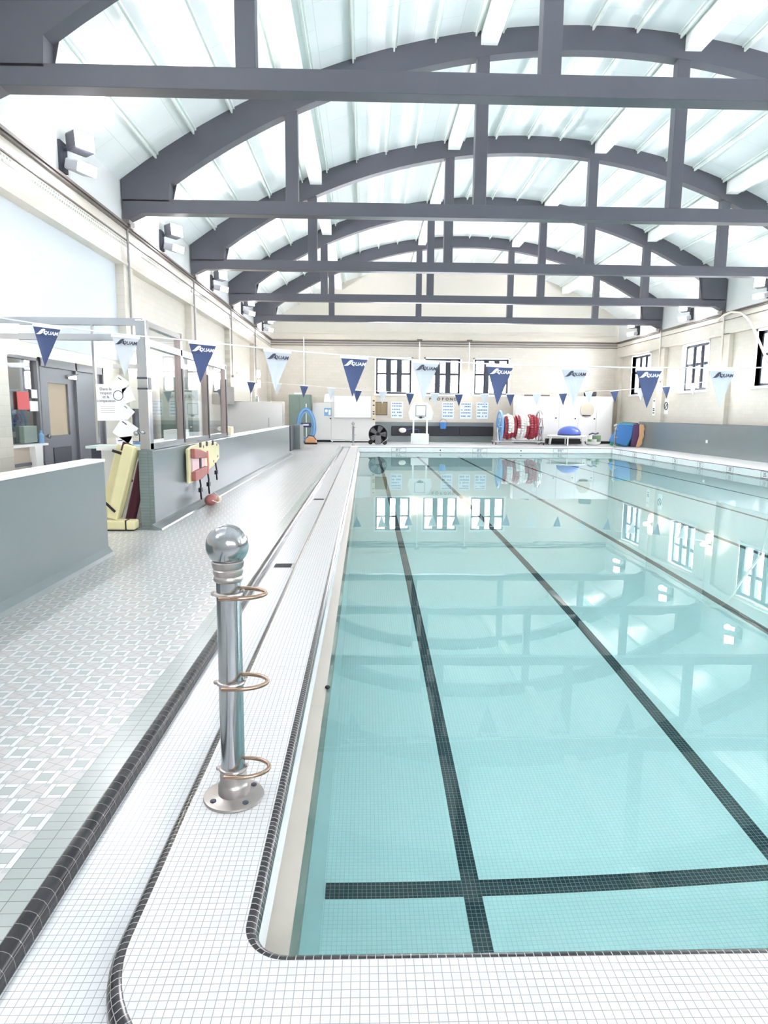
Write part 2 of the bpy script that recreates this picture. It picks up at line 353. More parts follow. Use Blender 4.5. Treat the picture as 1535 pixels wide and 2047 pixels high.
# far and right pool sides
side = [(PX1, Y0), (PX1, 8), (PX1, 16), (PX1, PY1), (5, PY1), (PX0, PY1)]
b = B(); b.sweep(side, [(0, 0), (.015, -.002), (.02, -.02)]); struct('trim_4', b, m_dark)
b = B(); b.sweep(side, [(.02, -.02), (.02, -.20)]); struct('pool_face_far', b, m_face)
b = B(); b.sweep(side, [(.02, -.20), (.0, -.202), (.0, -.222)]); struct('trim_5', b, m_dark)
b = B(); b.sweep(side, [(0, -.222), (.03, -.214), (.05, -.225), (.05, -2.7)]); struct('pool_wall_far', b, m_pool_wall)
# basin floor with its lane markings
def zf(y): return -1.47 - (y - 1.5) * .033 if y < 11 else -1.785 - (y - 11) * .042
basin = B(); ys = [1.4, 3, 5, 8, 11, 15, 20, PY1 + .1]
basin.prism([(y, zf(y)) for y in ys] + [(PY1 + .1, -2.8), (1.4, -2.8)], -.3, PX1 + .1, 'YZ'); basin = struct('pool_basin', basin, m_pool_tile)
for k, x in enumerate((.535, 2.12, 3.80, 5.48, 7.16, 8.84)):
    b = B(); lw = t * 2
    b.prism([(y, zf(y) + .003) for y in ys] + [(y, zf(y) - .01) for y in ys[::-1]], x - lw, x + lw, 'YZ'); obj('lane_line', b, m_lane, basin)
b = B(); b.prism([(2.955, zf(2.955) + .004), (3.055, zf(3.055) + .004), (3.055, -1.6), (2.955, -1.6)], -.19, PX1, 'YZ'); obj('cross_line', b, m_lane, basin)
# water surface
bm = bmesh.new(); vs = [bm.verts.new(p) for p in ((-.30, Y0 - .02, WZ), (PX1, Y0 - .02, WZ), (PX1, PY1, WZ), (-.30, PY1, WZ))]; bm.faces.new(vs)
wo = struct('water', bm, m_water, smooth='keep')

# ceiling shell, purlins, battens
b = B(); N = 48; xs = [XL - .25 + (XR - XL + .5) * k / N for k in range(N + 1)]
b.prism([(x, arcz(x)) for x in xs] + [(x, arcz(x) + .12) for x in xs[::-1]], YN, YF + .1, 'XZ'); ceil = struct('ceiling', b, m_ceil)
PX = [-1.28, 2.21, 5.95, 9.42]
for x in PX:
    b = B()
    for y0, y1 in zip([YN] + [q + .26 for q in TR], [q + .004 for q in TR] + [YF]):
        z = arcz(x); b.prism([(x - .15, z + .06), (x + .15, z + .06), (x + .15, z - .26), (x - .15, z - .26)], y0, y1, 'XZ')
    obj('purlin', b, m_purlin, ceil)
for x in (-3.85, -3.15, -2.45, -1.62, -1.0, -.25, .49, 1.24, 1.97, 2.46, 3.27, 4.09, 4.9, 5.71, 6.2, 6.9, 7.65, 8.4, 9.17, 9.7, 10.4, 11.2):
    z = arcz(x); b = B(); b.box(x - .014, x + .014, YN, YF, z - .085, z + .03).box(x - .05, x + .05, YN, YF, z - .018, z + .03); obj('batten', b, m_batten, ceil)

# left wall: recessed bays, pilasters, beam
PILL = [(q - .10, q + .42) for q in TR]; RB = .165
b = B(); xb = XL - RB
DOOR = (9.84, 12.2, 0, 2.12); WIN = (8.80, 9.80, .62, 2.10)
wall_cells(b, YN, YF, -.3, 4.9, [DOOR, WIN], lambda a, c, d, e: b.box(xb - .3, xb, a, c, d, e))
for a, c in PILL: b.box(xb, XL, a, c, 0, 4.1)
b.box(xb, XL, YN, YF, 4.07, 4.72); b.box(xb, XL, YF - .35, YF, 0, 4.1); wl = struct('wall_left', b, m_cream)
b = B(); b.box(XL - .12, XL - .03, YN, YF, 4.72, 5.9); struct('wall_left_upper', b, m_wallpaint)
b = B()
for a, c in zip([YN] + [q[1] for q in PILL], [q[0] for q in PILL] + [YF - .35]):
    if a < 8: b.box(xb, xb + .012, a, c, 2.4, 4.07)
    elif a < 13: b.box(xb, xb + .012, a, c, 2.3, 4.07)
struct('wall_left_plaster', b, m_bluepaint)
b = B(); b.box(XL, XL + .05, YN, YF, 4.715, 4.745).box(XL, XL + .075, YN, YF, 4.755, 4.79).box(XL, XL + .05, YN, YF, 4.80, 4.815); struct('trim_6', b, m_pipe)
b = B(); b.box(XL, XL + .022, YN, YF, 4.525, 4.545); struct('trim_7', b, m_pipe)
b = B(); b.box(XL, XL + .006, YN, YF, 4.41, 4.50); struct('trim_8', b, m_frieze)
b = B(); b.box(XL, XL + .03, YN, YF, 4.07, 4.12); struct('trim_9', b, m_cream)

# right wall with windows
xr = XR + .145
RW = [30.0, 25.04, 20.08, 15.12, 10.16, 5.2]  # last three are out of view, added along the bays for daylight
holes = [(y - .99, y + .99, 2.30, 3.99) for y in RW]
b = B(); wall_cells(b, YN, YF, -.3, 4.9, holes, lambda a, c, d, e: b.box(xr, xr + .35, a, c, d, e))
for q in TR: b.box(XR, xr, q - .42, q + .12, 0, 4.1)
b.box(XR, xr, YF - .5, YF, 0, 4.1); b.box(XR, xr, YN, YF, 4.07, 4.72); struct('wall_right', b, m_cream)
b = B(); b.box(XR + .03, XR + .12, YN, YF, 4.72, 5.9); struct('wall_right_upper', b, m_wallpaint)
b = B(); b.box(XR - .05, XR, YN, YF, 4.71, 4.745).box(XR - .075, XR, YN, YF, 4.755, 4.79); struct('trim_10', b, m_pipe)
b = B(); b.box(XR - .022, XR, YN, YF, 4.525, 4.545); struct('trim_11', b, m_pipe)

# far wall with windows
FW = [(.50, 2.18), (2.86, 4.52), (5.22, 6.86)]
b = B(); wall_cells(b, XL - .4, XR + .4, -.3, 4.9, [(a, c, 2.29, 3.95) for a, c in FW], lambda a, c, d, e: b.box(a, c, YF, YF + .35, d, e)); struct('wall_far', b, m_cream_x)
xs = [XL - .3 + (XR - XL + .6) * k / 40 for k in range(41)]
b = B(); b.prism([(xs[0], 4.9), (xs[-1], 4.9)] + [(x, arcz(x) + .1) for x in xs[::-1]], YF + .02, YF + .3, 'XZ'); struct('wall_far_gable', b, mat('gable_paint', (212, 207, 197), .6, var=.02))
b = B()
for z, d, h in ((4.72, .10, .05), (4.62, .07, .03), (4.52, .05, .02)): b.box(XL, XR, YF - d, YF, z, z + h)
struct('trim_12', b, m_pipe)
b = B(); b.box(XL, XR, YF - .05, YF, 4.80, 4.95).box(XL, XR, YF - .03, YF, 5.08, 5.10)
for x0, x1 in ((-3.6, -.9), (-.5, 2.2), (2.6, 5.3), (5.7, 8.4), (8.8, 11.2)): b.box(x0, x1, YF - .02, YF, 5.20, 5.215)
struct('trim_13', b, mat('cream_moulding', (214, 206, 192), .5))
b = B(); b.box(.46, 6.2, YF - .06, YF, 0, .95); struct('trim_14', b, m_grey)
# near wall behind the camera, unseen; its windows are added for daylight
NW_ADDED = [(.50, 2.18), (2.86, 4.52), (5.22, 6.86)]
b = B(); wall_cells(b, XL - .4, XR + .4, -.3, 8.6, [(a, c, 2.29, 3.95) for a, c in NW_ADDED], lambda a, c, d, e: b.box(a, c, YN - .3, YN, d, e)); struct('wall_near', b, m_wallpaint)

def window(n, axis, a0, a1, z0, z1, p, deep):
    """three lights wide with a transom; axis X: in the far wall, axis Y: in the right wall"""
    def bx(b, u0, u1, w0, w1, d0, d1): return b.box(u0, u1, p + d0, p + d1, w0, w1) if axis == 'X' else b.box(p + d0, p + d1, u0, u1, w0, w1)
    root = bpy.data.objects.new(f'window_{n}', None); C.objects.link(root); root['kind'] = 'structure'
    f = B(); fw = .085
    for u0, u1, w0, w1 in ((a0, a1, z0, z0 + fw), (a0, a1, z1 - fw, z1), (a0, a0 + fw, z0, z1), (a1 - fw, a1, z0, z1)): bx(f, u0, u1, w0, w1, deep, deep + .09)
    obj('window_frame', f, m_dark, root)
    wd = a1 - a0
    for k in (1, 2):
        c = a0 + wd * (.355 if k == 1 else .66); g = B(); bx(g, c - .13, c + .13, z0 + fw, z1 - fw, deep - .02, deep + .1); bx(g, c - .03, c + .03, z0 + fw, z1 - fw, deep - .05, deep)
        obj('mullion', g, m_dark, root)
    g = B(); zt = z0 + (z1 - z0) * .57; bx(g, a0 + fw, a1 - fw, zt - .05, zt + .05, deep + .01, deep + .07); obj('transom', g, m_dark, root)
    g = B(); bx(g, a0 + .03, a1 - .03, z0 + .03, z1 - .03, deep + .04, deep + .05); obj('pane', g, m_pane, root)
    g = B(); bx(g, a0 - .1, a1 + .1, z0 - .09, z0, -.06, deep + .1); obj('window_sill', g, m_white, root)
    g = B()
    for u0, u1 in ((a0 - .08, a0), (a1, a1 + .08)): bx(g, u0, u1, z0, z1 + .06, -.02, deep)
    bx(g, a0 - .08, a1 + .08, z1, z1 + .06, -.02, deep); obj('window_casing', g, m_white, root)
for k, (a, c) in enumerate(FW): window(k + 1, 'X', a, c, 2.29, 3.95, YF, .08)
for k, y in enumerate(RW): window(k + 4, 'Y', y - .99, y + .99, 2.30, 3.99, xr, .14)
for k, (a, c) in enumerate(NW_ADDED): window(k + 11, 'X', a, c, 2.29, 3.95, YN - .25, .08)  # added windows, out of view, that brighten the near end of the pool
# left-wall window with a sheet of glass (pool office) and dark door
root = bpy.data.objects.new('window_10', None); C.objects.link(root); root['kind'] = 'structure'
b = B(); y0, y1, z0, z1 = WIN
b.box(xb - .2, xb + .03, y0, y0 + .03, z0, z1).box(xb - .2, xb + .03, y1 - .05, y1, z0, z1).box(xb - .2, xb + .03, y0, y1, z1 - .04, z1).box(xb - .2, xb + .03, y0, y1, z0, z0 + .04); obj('window_frame', b, m_door, root)
b = B(); b.box(xb - .03, xb - .02, y0, y1, .9, z1); obj('pane', b, glassmat('office_window_glass', (.6, .64, .7, 1), .25, .7), root)
b = B(); b.box(xb - .25, xb - .2, y0, y1, .9, z1); obj('backing', b, m_door, root)
b = B(); b.box(xb - .2, xb + .02, y0, y1, z0, .9); obj('counter_front', b, mat('pale_wood', (206, 192, 176), .5), root)
b = B(); b.box(xb - .2, xb + .10, y0, y1, .88, .91); obj('window_sill', b, m_white, root)
root = bpy.data.objects.new('door_1', None); C.objects.link(root); root['kind'] = 'structure'
b = B(); y0, y1, z0, z1 = DOOR
b.box(xb - .2, xb + .02, y0, y0 + .05, 0, z1).box(xb - .2, xb + .02, y0, y1, z1 - .12, z1).box(xb - .2, xb + .02, y1 - .05, y1, 0, z1).box(xb - .2, xb + .02, 11.05, 11.12, 0, z1); obj('door_frame', b, m_door, root)
b = B(); wall_cells(b, y0 + .05, 11.05, .02, 2.0, [(10.15, 10.82, 1.0, 1.78)], lambda a, c, d, e: b.box(xb - .08, xb - .02, a, c, d, e)); lf = obj('door_leaf', b, m_door, root)
b = B(); b.box(xb - .06, xb - .05, 10.15, 10.82, 1.0, 1.78); obj('pane', b, m_tan, lf)
b = B(); b.box(xb - .02, xb - .008, 10.2, 10.8, .25, .82); obj('lower_panel', b, m_dark, lf)
b = B(); b.box(xb - .08, xb - .02, 11.12, y1 - .05, .02, 2.0); obj('side_panel', b, m_door, root)
b = B(); b.sphere((xb + .045, 9.96, 1.0), .035).tube((xb - .02, 9.96, 1.0), (xb + .03, 9.96, 1.0), .014); obj('door_knob', b, m_chrome, lf)
b = B(); b.box(xb - .02, xb + .03, 10.75, 11.05, 1.86, 1.92).tube((xb + .02, 10.7, 1.89), (xb + .1, 10.95, 1.94), .01); obj('door_closer', b, m_chrome, root)

# half walls
b = B(); b.box(-2.64, -2.475, 1.5, 6.42, 0, .90); hw = struct('wall_half_near', b, m_grey, bevel=.012)
b = B(); b.box(-2.645, -2.47, 1.5, 6.425, .90, .925); obj('wall_cap', b, m_whitecap, hw)
b = B(); b.prism([(-2.475, 0), (-2.42, 0), (-2.435, .03), (-2.46, .06), (-2.475, .08)], 1.5, 6.42, 'XZ'); struct('baseboard_near', b, m_grey)
b = B(); b.box(-2.64, -2.475, 7.875, 22.0, 0, .92); hw = struct('wall_half_office', b, m_grey, bevel=.012)
b = B(); b.box(-2.64, -2.475, 7.87, 7.876, 0, .925); obj('end_face', b, m_greytile, hw)
b = B(); b.box(-2.645, -2.475, 12.4, 22.0, .92, .945); obj('wall_cap', b, m_whitecap, hw)
b = B(); b.prism([(-2.475, 0), (-2.36, 0), (-2.37, .02), (-2.45, .05), (-2.475, .07)], 7.75, 22.0, 'XZ').box(-2.66, -2.38, 7.78, 7.87, 0, .02); struct('baseboard_left', b, m_grey)
b = B(); b.box(-2.71, -2.44, 25.2, 26.6, 0, .91); hw = struct('wall_half_far', b, m_grey, bevel=.012)
b = B(); b.box(-2.76, -2.66, 24.0, 25.2, 0, .90); obj('end_face', b, m_dark, hw)
b = B(); b.box(11.95, 12.06, YN, 29.2, 0, 1.07); hw = struct('wall_half_right', b, m_grey)
b = B(); b.box(11.93, 12.06, YN, 29.2, 1.07, 1.085); obj('wall_cap', b, m_grey, hw)
b = B(); b.box(11.93, 11.95, 23.16, 23.28, .42, .53); obj('tag_plate', b, m_white, hw)

# depth and distance marks on the pool faces
yfm = PY1 - .0215
for x in (1.363, 4.695, 8.028):
    bm = textbm("8'0\"", .15, .001, face_m(x, yfm, -.115)); q = B(); q.bm.free(); q.bm = bm
    obj('depth_mark', q, m_txt, None)['kind'] = 'structure'
    b = B()
    for x0, x1, z0, z1 in ((-.30, .30, -.045, -.038), (-.30, .30, -.192, -.185), (-.30, -.293, -.19, -.04), (.293, .30, -.19, -.04)): b.box(x + x0, x + x1, yfm - .001, yfm + .001, z0, z1)
    obj('mark_border', b, m_txt, None)['kind'] = 'structure'
for x in (3.068, 6.39):
    b = B(); b.lathe([(.028, 0), (.028, .004)], mtx=face_m(x, yfm, -.12)); obj('mark_dot', b, m_txt, None)['kind'] = 'structure'
xm = PX1 - .0215
for s_, y in (('35', 16.75), ('30', 18.4), ('25', 20.08), ('20', 21.76), ('15', 23.45), ('10', 25.1), ('5', 26.5)):
    q = B(); q.bm.free(); q.bm = textbm(s_, .15, .001, face_px(xm, y, -.115)); obj('distance_mark', q, m_txt, None)['kind'] = 'structure'
    b = B()
    for a, c, z0, z1 in ((-.17, .17, -.04, -.032), (-.17, .17, -.2, -.192), (-.17, -.162, -.2, -.032), (.162, .17, -.2, -.032)): b.box(xm - .001, xm + .001, y + a, y + c, z0, z1)
    obj('mark_border', b, m_txt, None)['kind'] = 'structure'

# ================================================================== ROOF TRUSSES
def make_truss():
    T = thing('roof_truss', '', 'roof truss', (0, 0, 0), 'bowstring roof trusses')
    th = .24
    b = B(); b.prism([(XL, 5.24), (XL, 4.86), (XL + .05, 4.86), (XL + .35, 5.0), (XR - .35, 5.0), (XR - .05, 4.86), (XR, 4.86), (XR, 5.24)], 0, th, 'XZ'); obj('bottom_chord', b, m_truss, T, world=False, bevel=.008)
    xo = [XL + (XR - XL) * k / 44 for k in range(45)]; xi = [-3.62 + (11.22 + 3.62) * k / 40 for k in range(41)]
    b = B(); A = [b.bm.verts.new((x, 0, arcz(x) + .01)) for x in xo]
    def strip(y):
        o = [b.bm.verts.new((x, y, arcz(x) + .012)) for x in xo]
        i = [b.bm.verts.new((x, y, (max(iarcz(min(max(x, -3.62), 11.22)), 5.2) if -3.62 < x < 11.22 else 5.2))) for x in xo]
        return o, i
    for v in A: b.bm.verts.remove(v)
    # finer inner outline: square shoulders at both feet
    outl = [(x, arcz(x) + .012) for x in xo] + [(XR, 5.2), (11.24, 5.2)] + [(x, iarcz(x)) for x in xi[::-1]] + [(-3.64, 5.2), (XL, 5.2)]
    front = [b.bm.verts.new((x, 0, z)) for x, z in outl]; back = [b.bm.verts.new((x, th, z)) for x, z in outl]; n = len(outl)
    ff = b.bm.faces.new(front); fb = b.bm.faces.new(back[::-1])
    for k in range(n): b.bm.faces.new((front[k], back[k], back[(k + 1) % n], front[(k + 1) % n]))
    bmesh.ops.triangulate(b.bm, faces=[ff, fb]); obj('arch_chord', b, m_truss, T, world=False)
    for x in (-1.379, 2.12, 5.816, 9.315):
        b = B(); b.box(x - .115, x + .115, .012, th - .012, 5.235, iarcz(x) + .03); obj('post', b, m_truss, T, world=False, bevel=.01)
    for x in (XL + .06, XR - .06):
        b = B(); b.box(x - .06, x + .06, -.03, th + .03, 4.80, 4.87).box(x - .03, x + .06 if x < 0 else x + .03, .04, .2, 4.74, 4.82); obj('bearing_shoe', b, m_pipe, T, world=False)
    return T
T0 = make_truss(); T0.location = (0, TR[0], 0)
T0['label'] = 'dark grey arched roof truss, the closest and largest overhead'
for k, nm in ((1, 'dark grey arched roof truss, second in line from the camera'), (2, 'dark grey arched roof truss in the middle of the five'), (3, 'dark grey arched roof truss, second in line from the far wall'), (4, 'dark grey arched roof truss just in front of the far wall')):
    dup(T0, (0, TR[k], 0), nm)

# ================================================================== LIGHT FITTINGS
def flood(side, y, label, first=None):
    """two adjustable heads on a wall bracket; side +1 on the left wall, -1 on the right wall"""
    x = XL - .03 if side > 0 else XR + .03
    F_ = thing('floodlight_pair', label, 'floodlight', (x, y, 5.0), 'wall floodlights'); s = side
    b = B(); b.box(*sorted((0, s * .04)), -.12, .12, -.12, .3).tube((s * .02, 0, .2), (s * .2, 0, .22), .03).tube((s * .02, 0, -.02), (s * .2, 0, -.05), .03); obj('bracket', b, m_dark, F_, world=False)
    mt = Matrix.Translation((s * .26, .05, .30)) @ Euler((0, -s * .1, -s * .55)).to_matrix().to_4x4()
    b = B(); bmesh.ops.create_cube(b.bm, size=1, matrix=mt @ Matrix.Diagonal((.22, .34, .26, 1))); h = obj('upper_head', b, m_truss, F_, world=False, bevel=.03)
    b = B(); bmesh.ops.create_cube(b.bm, size=1, matrix=mt @ Matrix.Translation((s * .115, 0, 0)) @ Matrix.Diagonal((.014, .31, .23, 1))); obj('lens', b, m_lens, h, world=False)
    mt2 = Matrix.Translation((s * .28, -.02, -.06)) @ Euler((0, s * .25, -s * .4)).to_matrix().to_4x4()
    b = B(); bmesh.ops.create_cube(b.bm, size=1, matrix=mt2 @ Matrix.Diagonal((.26, .38, .16, 1))); h2 = obj('lower_head', b, mat('pale_lamp_housing', (176, 178, 186), .4), F_, world=False, bevel=.03)
    b = B(); bmesh.ops.create_cube(b.bm, size=1, matrix=mt2 @ Matrix.Translation((s * .132, 0, 0)) @ Matrix.Diagonal((.014, .35, .14, 1))); obj('lens', b, m_lens, h2, world=False)
    for mm, dz in ((mt, .02), (mt2, -.02)):
        p = F_.location + (mm @ Vector((s * .24, 0, dz))); ld = bpy.data.lights.new('flood_lamp', 'POINT'); ld.energy = FLOOD_W; ld.shadow_soft_size = .07; ld.color = (1, .96, .985)
        lo = bpy.data.objects.new('flood_lamp', ld); C.objects.link(lo); lo.parent = F_; lo.location = p - F_.location
        sp = bpy.data.lights.new('flood_beam', 'SPOT'); sp.energy = UP_W if dz > 0 else DOWN_W; sp.spot_size = math.radians(88 if dz > 0 else 150); sp.spot_blend = 1.0; sp.shadow_soft_size = .1; sp.color = (1, .95, .985)
        d = Vector((s * .88, 0, .46)) if dz > 0 else Vector((s * .8, 0, -.6))
        so = bpy.data.objects.new('flood_beam', sp); C.objects.link(so); so.parent = F_; so.location = lo.location; so.rotation_euler = d.to_track_quat('-Z', 'Y').to_euler()
    return F_
FY = [10.72, 15.6, 20.45, 25.3, 30.2]
nmL = ['pair of floodlights on the left wall, closest to the camera', 'second pair of floodlights along the left wall', 'third pair of floodlights along the left wall', 'fourth pair of floodlights along the left wall', 'pair of floodlights on the left wall by the far corner']
for y, n in zip(FY, nmL): flood(1, y, n)
for y, n in zip(FY[::-1], ['pair of floodlights on the right wall by the far corner', 'pair of floodlights on the right wall above the middle window', 'floodlights on the right wall at the photo edge', 'floodlights on the right wall beyond the photo edge', 'floodlights on the right wall near the camera']): flood(-1, y, n)
flood(1, 5.8, 'floodlights on the left wall above the near half wall'); flood(-1, 5.8, 'floodlights on the right wall closest to the camera')
flood(1, 1.0, 'floodlights on the left wall behind the camera'); flood(-1, 1.0, 'floodlights on the right wall behind the camera')

def sconce(loc, nrm, label, sc_=1.0):
    S = thing('wall_sconce', label, 'wall lamp', loc, 'wall sconces'); n = Vector(nrm); sd = Vector((-n.y, n.x, 0))
    b = B(); c = n * .03; d = Vector((abs(n.x) * .03 + abs(sd.x) * .07 * sc_, abs(n.y) * .03 + abs(sd.y) * .07 * sc_, .1 * sc_)); b.box(c.x - d.x, c.x + d.x, c.y - d.y, c.y + d.y, -d.z, d.z); obj('back_plate', b, m_chrome, S, world=False)
    for z in (.2, -.2):
        p = n * .1; b = B(); b.lathe([(.07 * sc_, (z - .15) * sc_), (.085 * sc_, z * sc_), (.07 * sc_, (z + .15) * sc_)], (p.x, p.y, 0), 16); obj('glass_shade', b, m_sconce, S, world=False)
    ld = bpy.data.lights.new('sconce_lamp', 'POINT'); ld.energy = SCONCE_W; ld.shadow_soft_size = .1; ld.color = (1, .9, .78)
    lo = bpy.data.objects.new('sconce_lamp', ld); C.objects.link(lo); lo.parent = S; lo.location = n * .28
sconce((2.45, YF, 2.72), (0, -1, 0), 'lit sconce between the first and second windows of the far wall')
sconce((4.86, YF, 2.72), (0, -1, 0), 'lit sconce between the second and third windows of the far wall')
sconce((XR, 27.45, 2.72), (-1, 0, 0), 'lit sconce on the right wall above the round prohibition sign')
sconce((XR, 22.6, 2.62), (-1, 0, 0), 'lit sconce on the right wall beside the middle window')
sconce((XL, 8.62, 2.47), (1, 0, 0), 'big glowing sconce on the left wall above the near half wall', 1.15)
sconce((XL, 13.4, 2.5), (1, 0, 0), 'glowing sconce on the left wall behind the office glass')
sconce((XL, 23.6, 2.70), (1, 0, 0), 'lit sconce on the left wall above the steel partition')
sconce((XL, 28.1, 2.72), (1, 0, 0), 'lit sconce on the left wall close to the far corner')

# ================================================================== LANE-LINE POSTS
P = thing('lane_line_post', 'polished steel post with ball top and three rings at the near pool corner', 'pool post', (-.470, 2.257, 0), 'steel posts at the pool corners')
b = B(); b.lathe([(.106, 0), (.108, .004), (.106, .010), (.098, .013), (.06, .016), (.057, .018)], seg=40); fl = obj('flange', b, m_flange, P, world=False, smooth=True)
b = B(); b.lathe([(.054, .014), (.055, .02), (.055, .05), (.052, .056), (.047, .062), (.047, .095), (.042, .1)], seg=32); obj('base_collar', b, m_flange, P, world=False, smooth=True)
for a in (40, 130, 220, 310):
    b = B(); b.lathe([(.011, .010), (.011, .017), (.006, .02)], (.082 * math.cos(math.radians(a)), .082 * math.sin(math.radians(a)), 0), 10); obj('bolt', b, m_dark, fl, world=False)
b = B(); b.lathe([(.042, .05), (.042, .83)], seg=40); obj('tube', b, m_chrome, P, world=False, smooth=True)
b = B(); b.lathe([(.046, .80), (.050, .806), (.049, .815), (.046, .82), (.050, .828), (.051, .84), (.047, .845), (.052, .85), (.054, .862), (.056, .868), (.052, .872)], seg=40); obj('neck_ring', b, m_flange, P, world=False, smooth=True)
b = B(); b.sphere((0, 0, .925), .0725, u=48, v=32); obj('ball_top', b, m_chrome, P, world=False, smooth=True)
for z in (.756, .436, .112):
    b = B(); b.torus((0, 0, z), .044, .007, n=32); b.sphere((-.052, -.004, z), .009).sphere((.05, .0, z + .01), .006); r = obj('clamp_band', b, m_flange, P, world=False, smooth=True)
    pts = [(-.02, -.058, z - .004)] + [(.03 + .098 * math.cos(math.radians(a)), .068 * math.sin(math.radians(a)), z) for a in range(-90, 91, 10)] + [(-.02, .058, z + .004)]
    b = B(); b.path(pts, .0075, 10); obj('loop', b, m_brass, P, world=False, smooth=True)
dup(P, (-.52, 28.62, 0), 'slim steel post at the far left pool corner, in front of the whiteboard')
dup(P, (10.57, 28.25, 0), 'slim steel post at the far right pool corner, in front of the blue mats')

# ================================================================== PENNANT LINES
def logo_bm():
    """wave-shaped capital A followed by slanted QUAM"""
    bm = textbm('QUAM', .050, .0008, Matrix.Translation((.044, -.008, 0)), shear=.25, space=1.0, bold=.0012)
    q = B(); wing = [(-.105, -.03), (-.085, -.018), (-.066, .004), (-.05, .022), (-.034, .030), (-.018, .030), (-.008, .022), (-.012, .020), (-.024, .016), (-.030, .008), (-.036, -.004), (-.046, -.018), (-.062, -.028), (-.08, -.031)]
    q.prism(wing, -.0008, .0008, 'XY'); leg = [(-.030, .022), (-.018, .024), (-.013, .004), (-.006, -.012), (.004, -.02), (-.006, -.026), (-.018, -.02), (-.024, -.004)]
    q.prism(leg, -.0008, .0008, 'XY'); bar = [(-.046, -.008), (-.022, -.006), (-.021, -.011), (-.05, -.013)]; q.prism(bar, -.0008, .0008, 'XY')
    bmesh.ops.triangulate(q.bm, faces=[f for f in q.bm.faces if len(f.verts) > 4]); merge(bm, q.bm); return bm
def make_pennant(name, mcloth, mlogo, lab, grp):
    S = thing(name, lab, 'pennant', (0, 0, 0), grp)
    b = B(); hw_, hh = .143, .405; n = 7
    # slightly billowed cloth
    rows = []
    for i in range(n + 1):
        tt = i / n; wv = hw_ * (1 - tt)
        rows.append([(-wv + 2 * wv * k / 6, .010 * math.sin(PI * tt) * math.cos(PI * (k / 6 - .5)), -tt * hh) for k in range(7)])
    for sgn in (0, .003):
        V = [[b.bm.verts.new((x, y + sgn, z)) for x, y, z in r] for r in rows]
        for i in range(n):
            for k in range(6):
                f = (V[i][k], V[i][k + 1], V[i + 1][k + 1], V[i + 1][k])
                b.bm.faces.new(f if sgn else f[::-1])
    bmesh.ops.remove_doubles(b.bm, verts=b.bm.verts[:], dist=1e-5); obj('cloth', b, mcloth, S, world=False)
    b = B(); b.box(-hw_ - .004, hw_ + .004, -.004, .007, -.012, .012); obj('hem', b, m_rope, S, world=False)
    if mlogo:
        q = B(); q.bm.free(); q.bm = logo_bm(); bmesh.ops.transform(q.bm, matrix=face_m(0, -.007, -.055) @ Matrix.Scale(1.0, 4), verts=q.bm.verts[:]); obj('printed_logo', q, mlogo, S, world=False)
    return S
YN1 = 7.2
rope_pts = [(-4.49, 2.42), (-3.431, 2.262), (-2.495, 2.155), (-1.827, 2.105), (-1.025, 2.03), (-.258, 1.972), (.627, 1.925), (1.423, 1.894), (2.209, 1.878), (3.032, 1.874), (3.816, 1.880), (4.6, 1.895), (6.5, 2.0), (9, 2.2), (12.05, 2.5)]
def interp(pts, x):
    for (a, za), (c, zc) in zip(pts, pts[1:]):
        if a <= x <= c: return za + (zc - za) * (x - a) / (c - a), math.atan2(zc - za, c - a)
b = B(); b.path([(x, YN1, z) for x, z in rope_pts], .0075, 8); tag(obj('pennant_rope', b, m_rope), 'white rope of the near row of large pennants, strung across the pool', 'rope')
PB = make_pennant('backstroke_pennant', m_blue_f, m_logo_w, '', 'large pennants on the near rope'); PW = make_pennant('backstroke_pennant', m_white_f, m_logo_d, '', 'large pennants on the near rope')
usedB = usedW = False
near = [(-3.29, 0, 'large blue pennant hanging in front of the dark grey door'), (-2.49, 1, 'large white pennant hanging beside the office corner post'), (-1.70, 0, 'large blue pennant hanging in front of the office glass panes'), (-.925, 1, 'large white pennant hanging over the steel partition at the left'), (-.12, 0, 'large blue pennant hanging above the whiteboard'),
        (.63, 1, 'large white pennant hanging between the first and second far windows'), (1.42, 0, 'large blue pennant hanging over the third far window, above the lane rope reel'), (2.22, 1, 'large white pennant hanging above the white cabinets on the right'), (3.02, 0, 'large blue pennant hanging over the farthest window of the right wall'), (3.81, 1, 'large white pennant hanging between the right-hand wall windows')]
for x, kind, lab in near:
    z, a = interp(rope_pts, x)
    if kind == 0:
        o = PB if not usedB else dup(PB, (0, 0, 0), lab); usedB = True
    else:
        o = PW if not usedW else dup(PW, (0, 0, 0), lab); usedW = True
    o['label'] = lab; o.location = (x, YN1, z - .019); o.rotation_euler = (0, -a, 0)
YN2 = 22.87
far_pts = [(-4.49, 2.50), (-3.825, 2.385), (-2.076, 2.275), (-.267, 2.135), (1.503, 2.055), (3.144, 2.04), (4.894, 2.055), (6.685, 2.10), (8.444, 2.195), (10.222, 2.352), (11.127, 2.46), (11.726, 2.533), (12.05, 2.57)]
b = B(); b.path([(x, YN2, z) for x, z in far_pts], .008, 6); tag(obj('pennant_rope', b, m_rope), 'thin white rope of the far row of small pennants', 'rope')
QB = make_pennant('distance_pennant', m_blue_f, None, '', 'small pennants on the far rope'); QW = make_pennant('distance_pennant', m_white_f, None, '', 'small pennants on the far rope')
fx = [-3.82, -2.95, -2.06, -1.15, -.27, .58, 1.50, 2.33, 3.15, 4.02, 4.90, 5.79, 6.69, 7.57, 8.45, 9.33, 10.22, 11.12]
ordn = ['first', 'second', 'third', 'fourth', 'fifth', 'sixth', 'seventh', 'eighth', 'ninth']
uB = uW = False
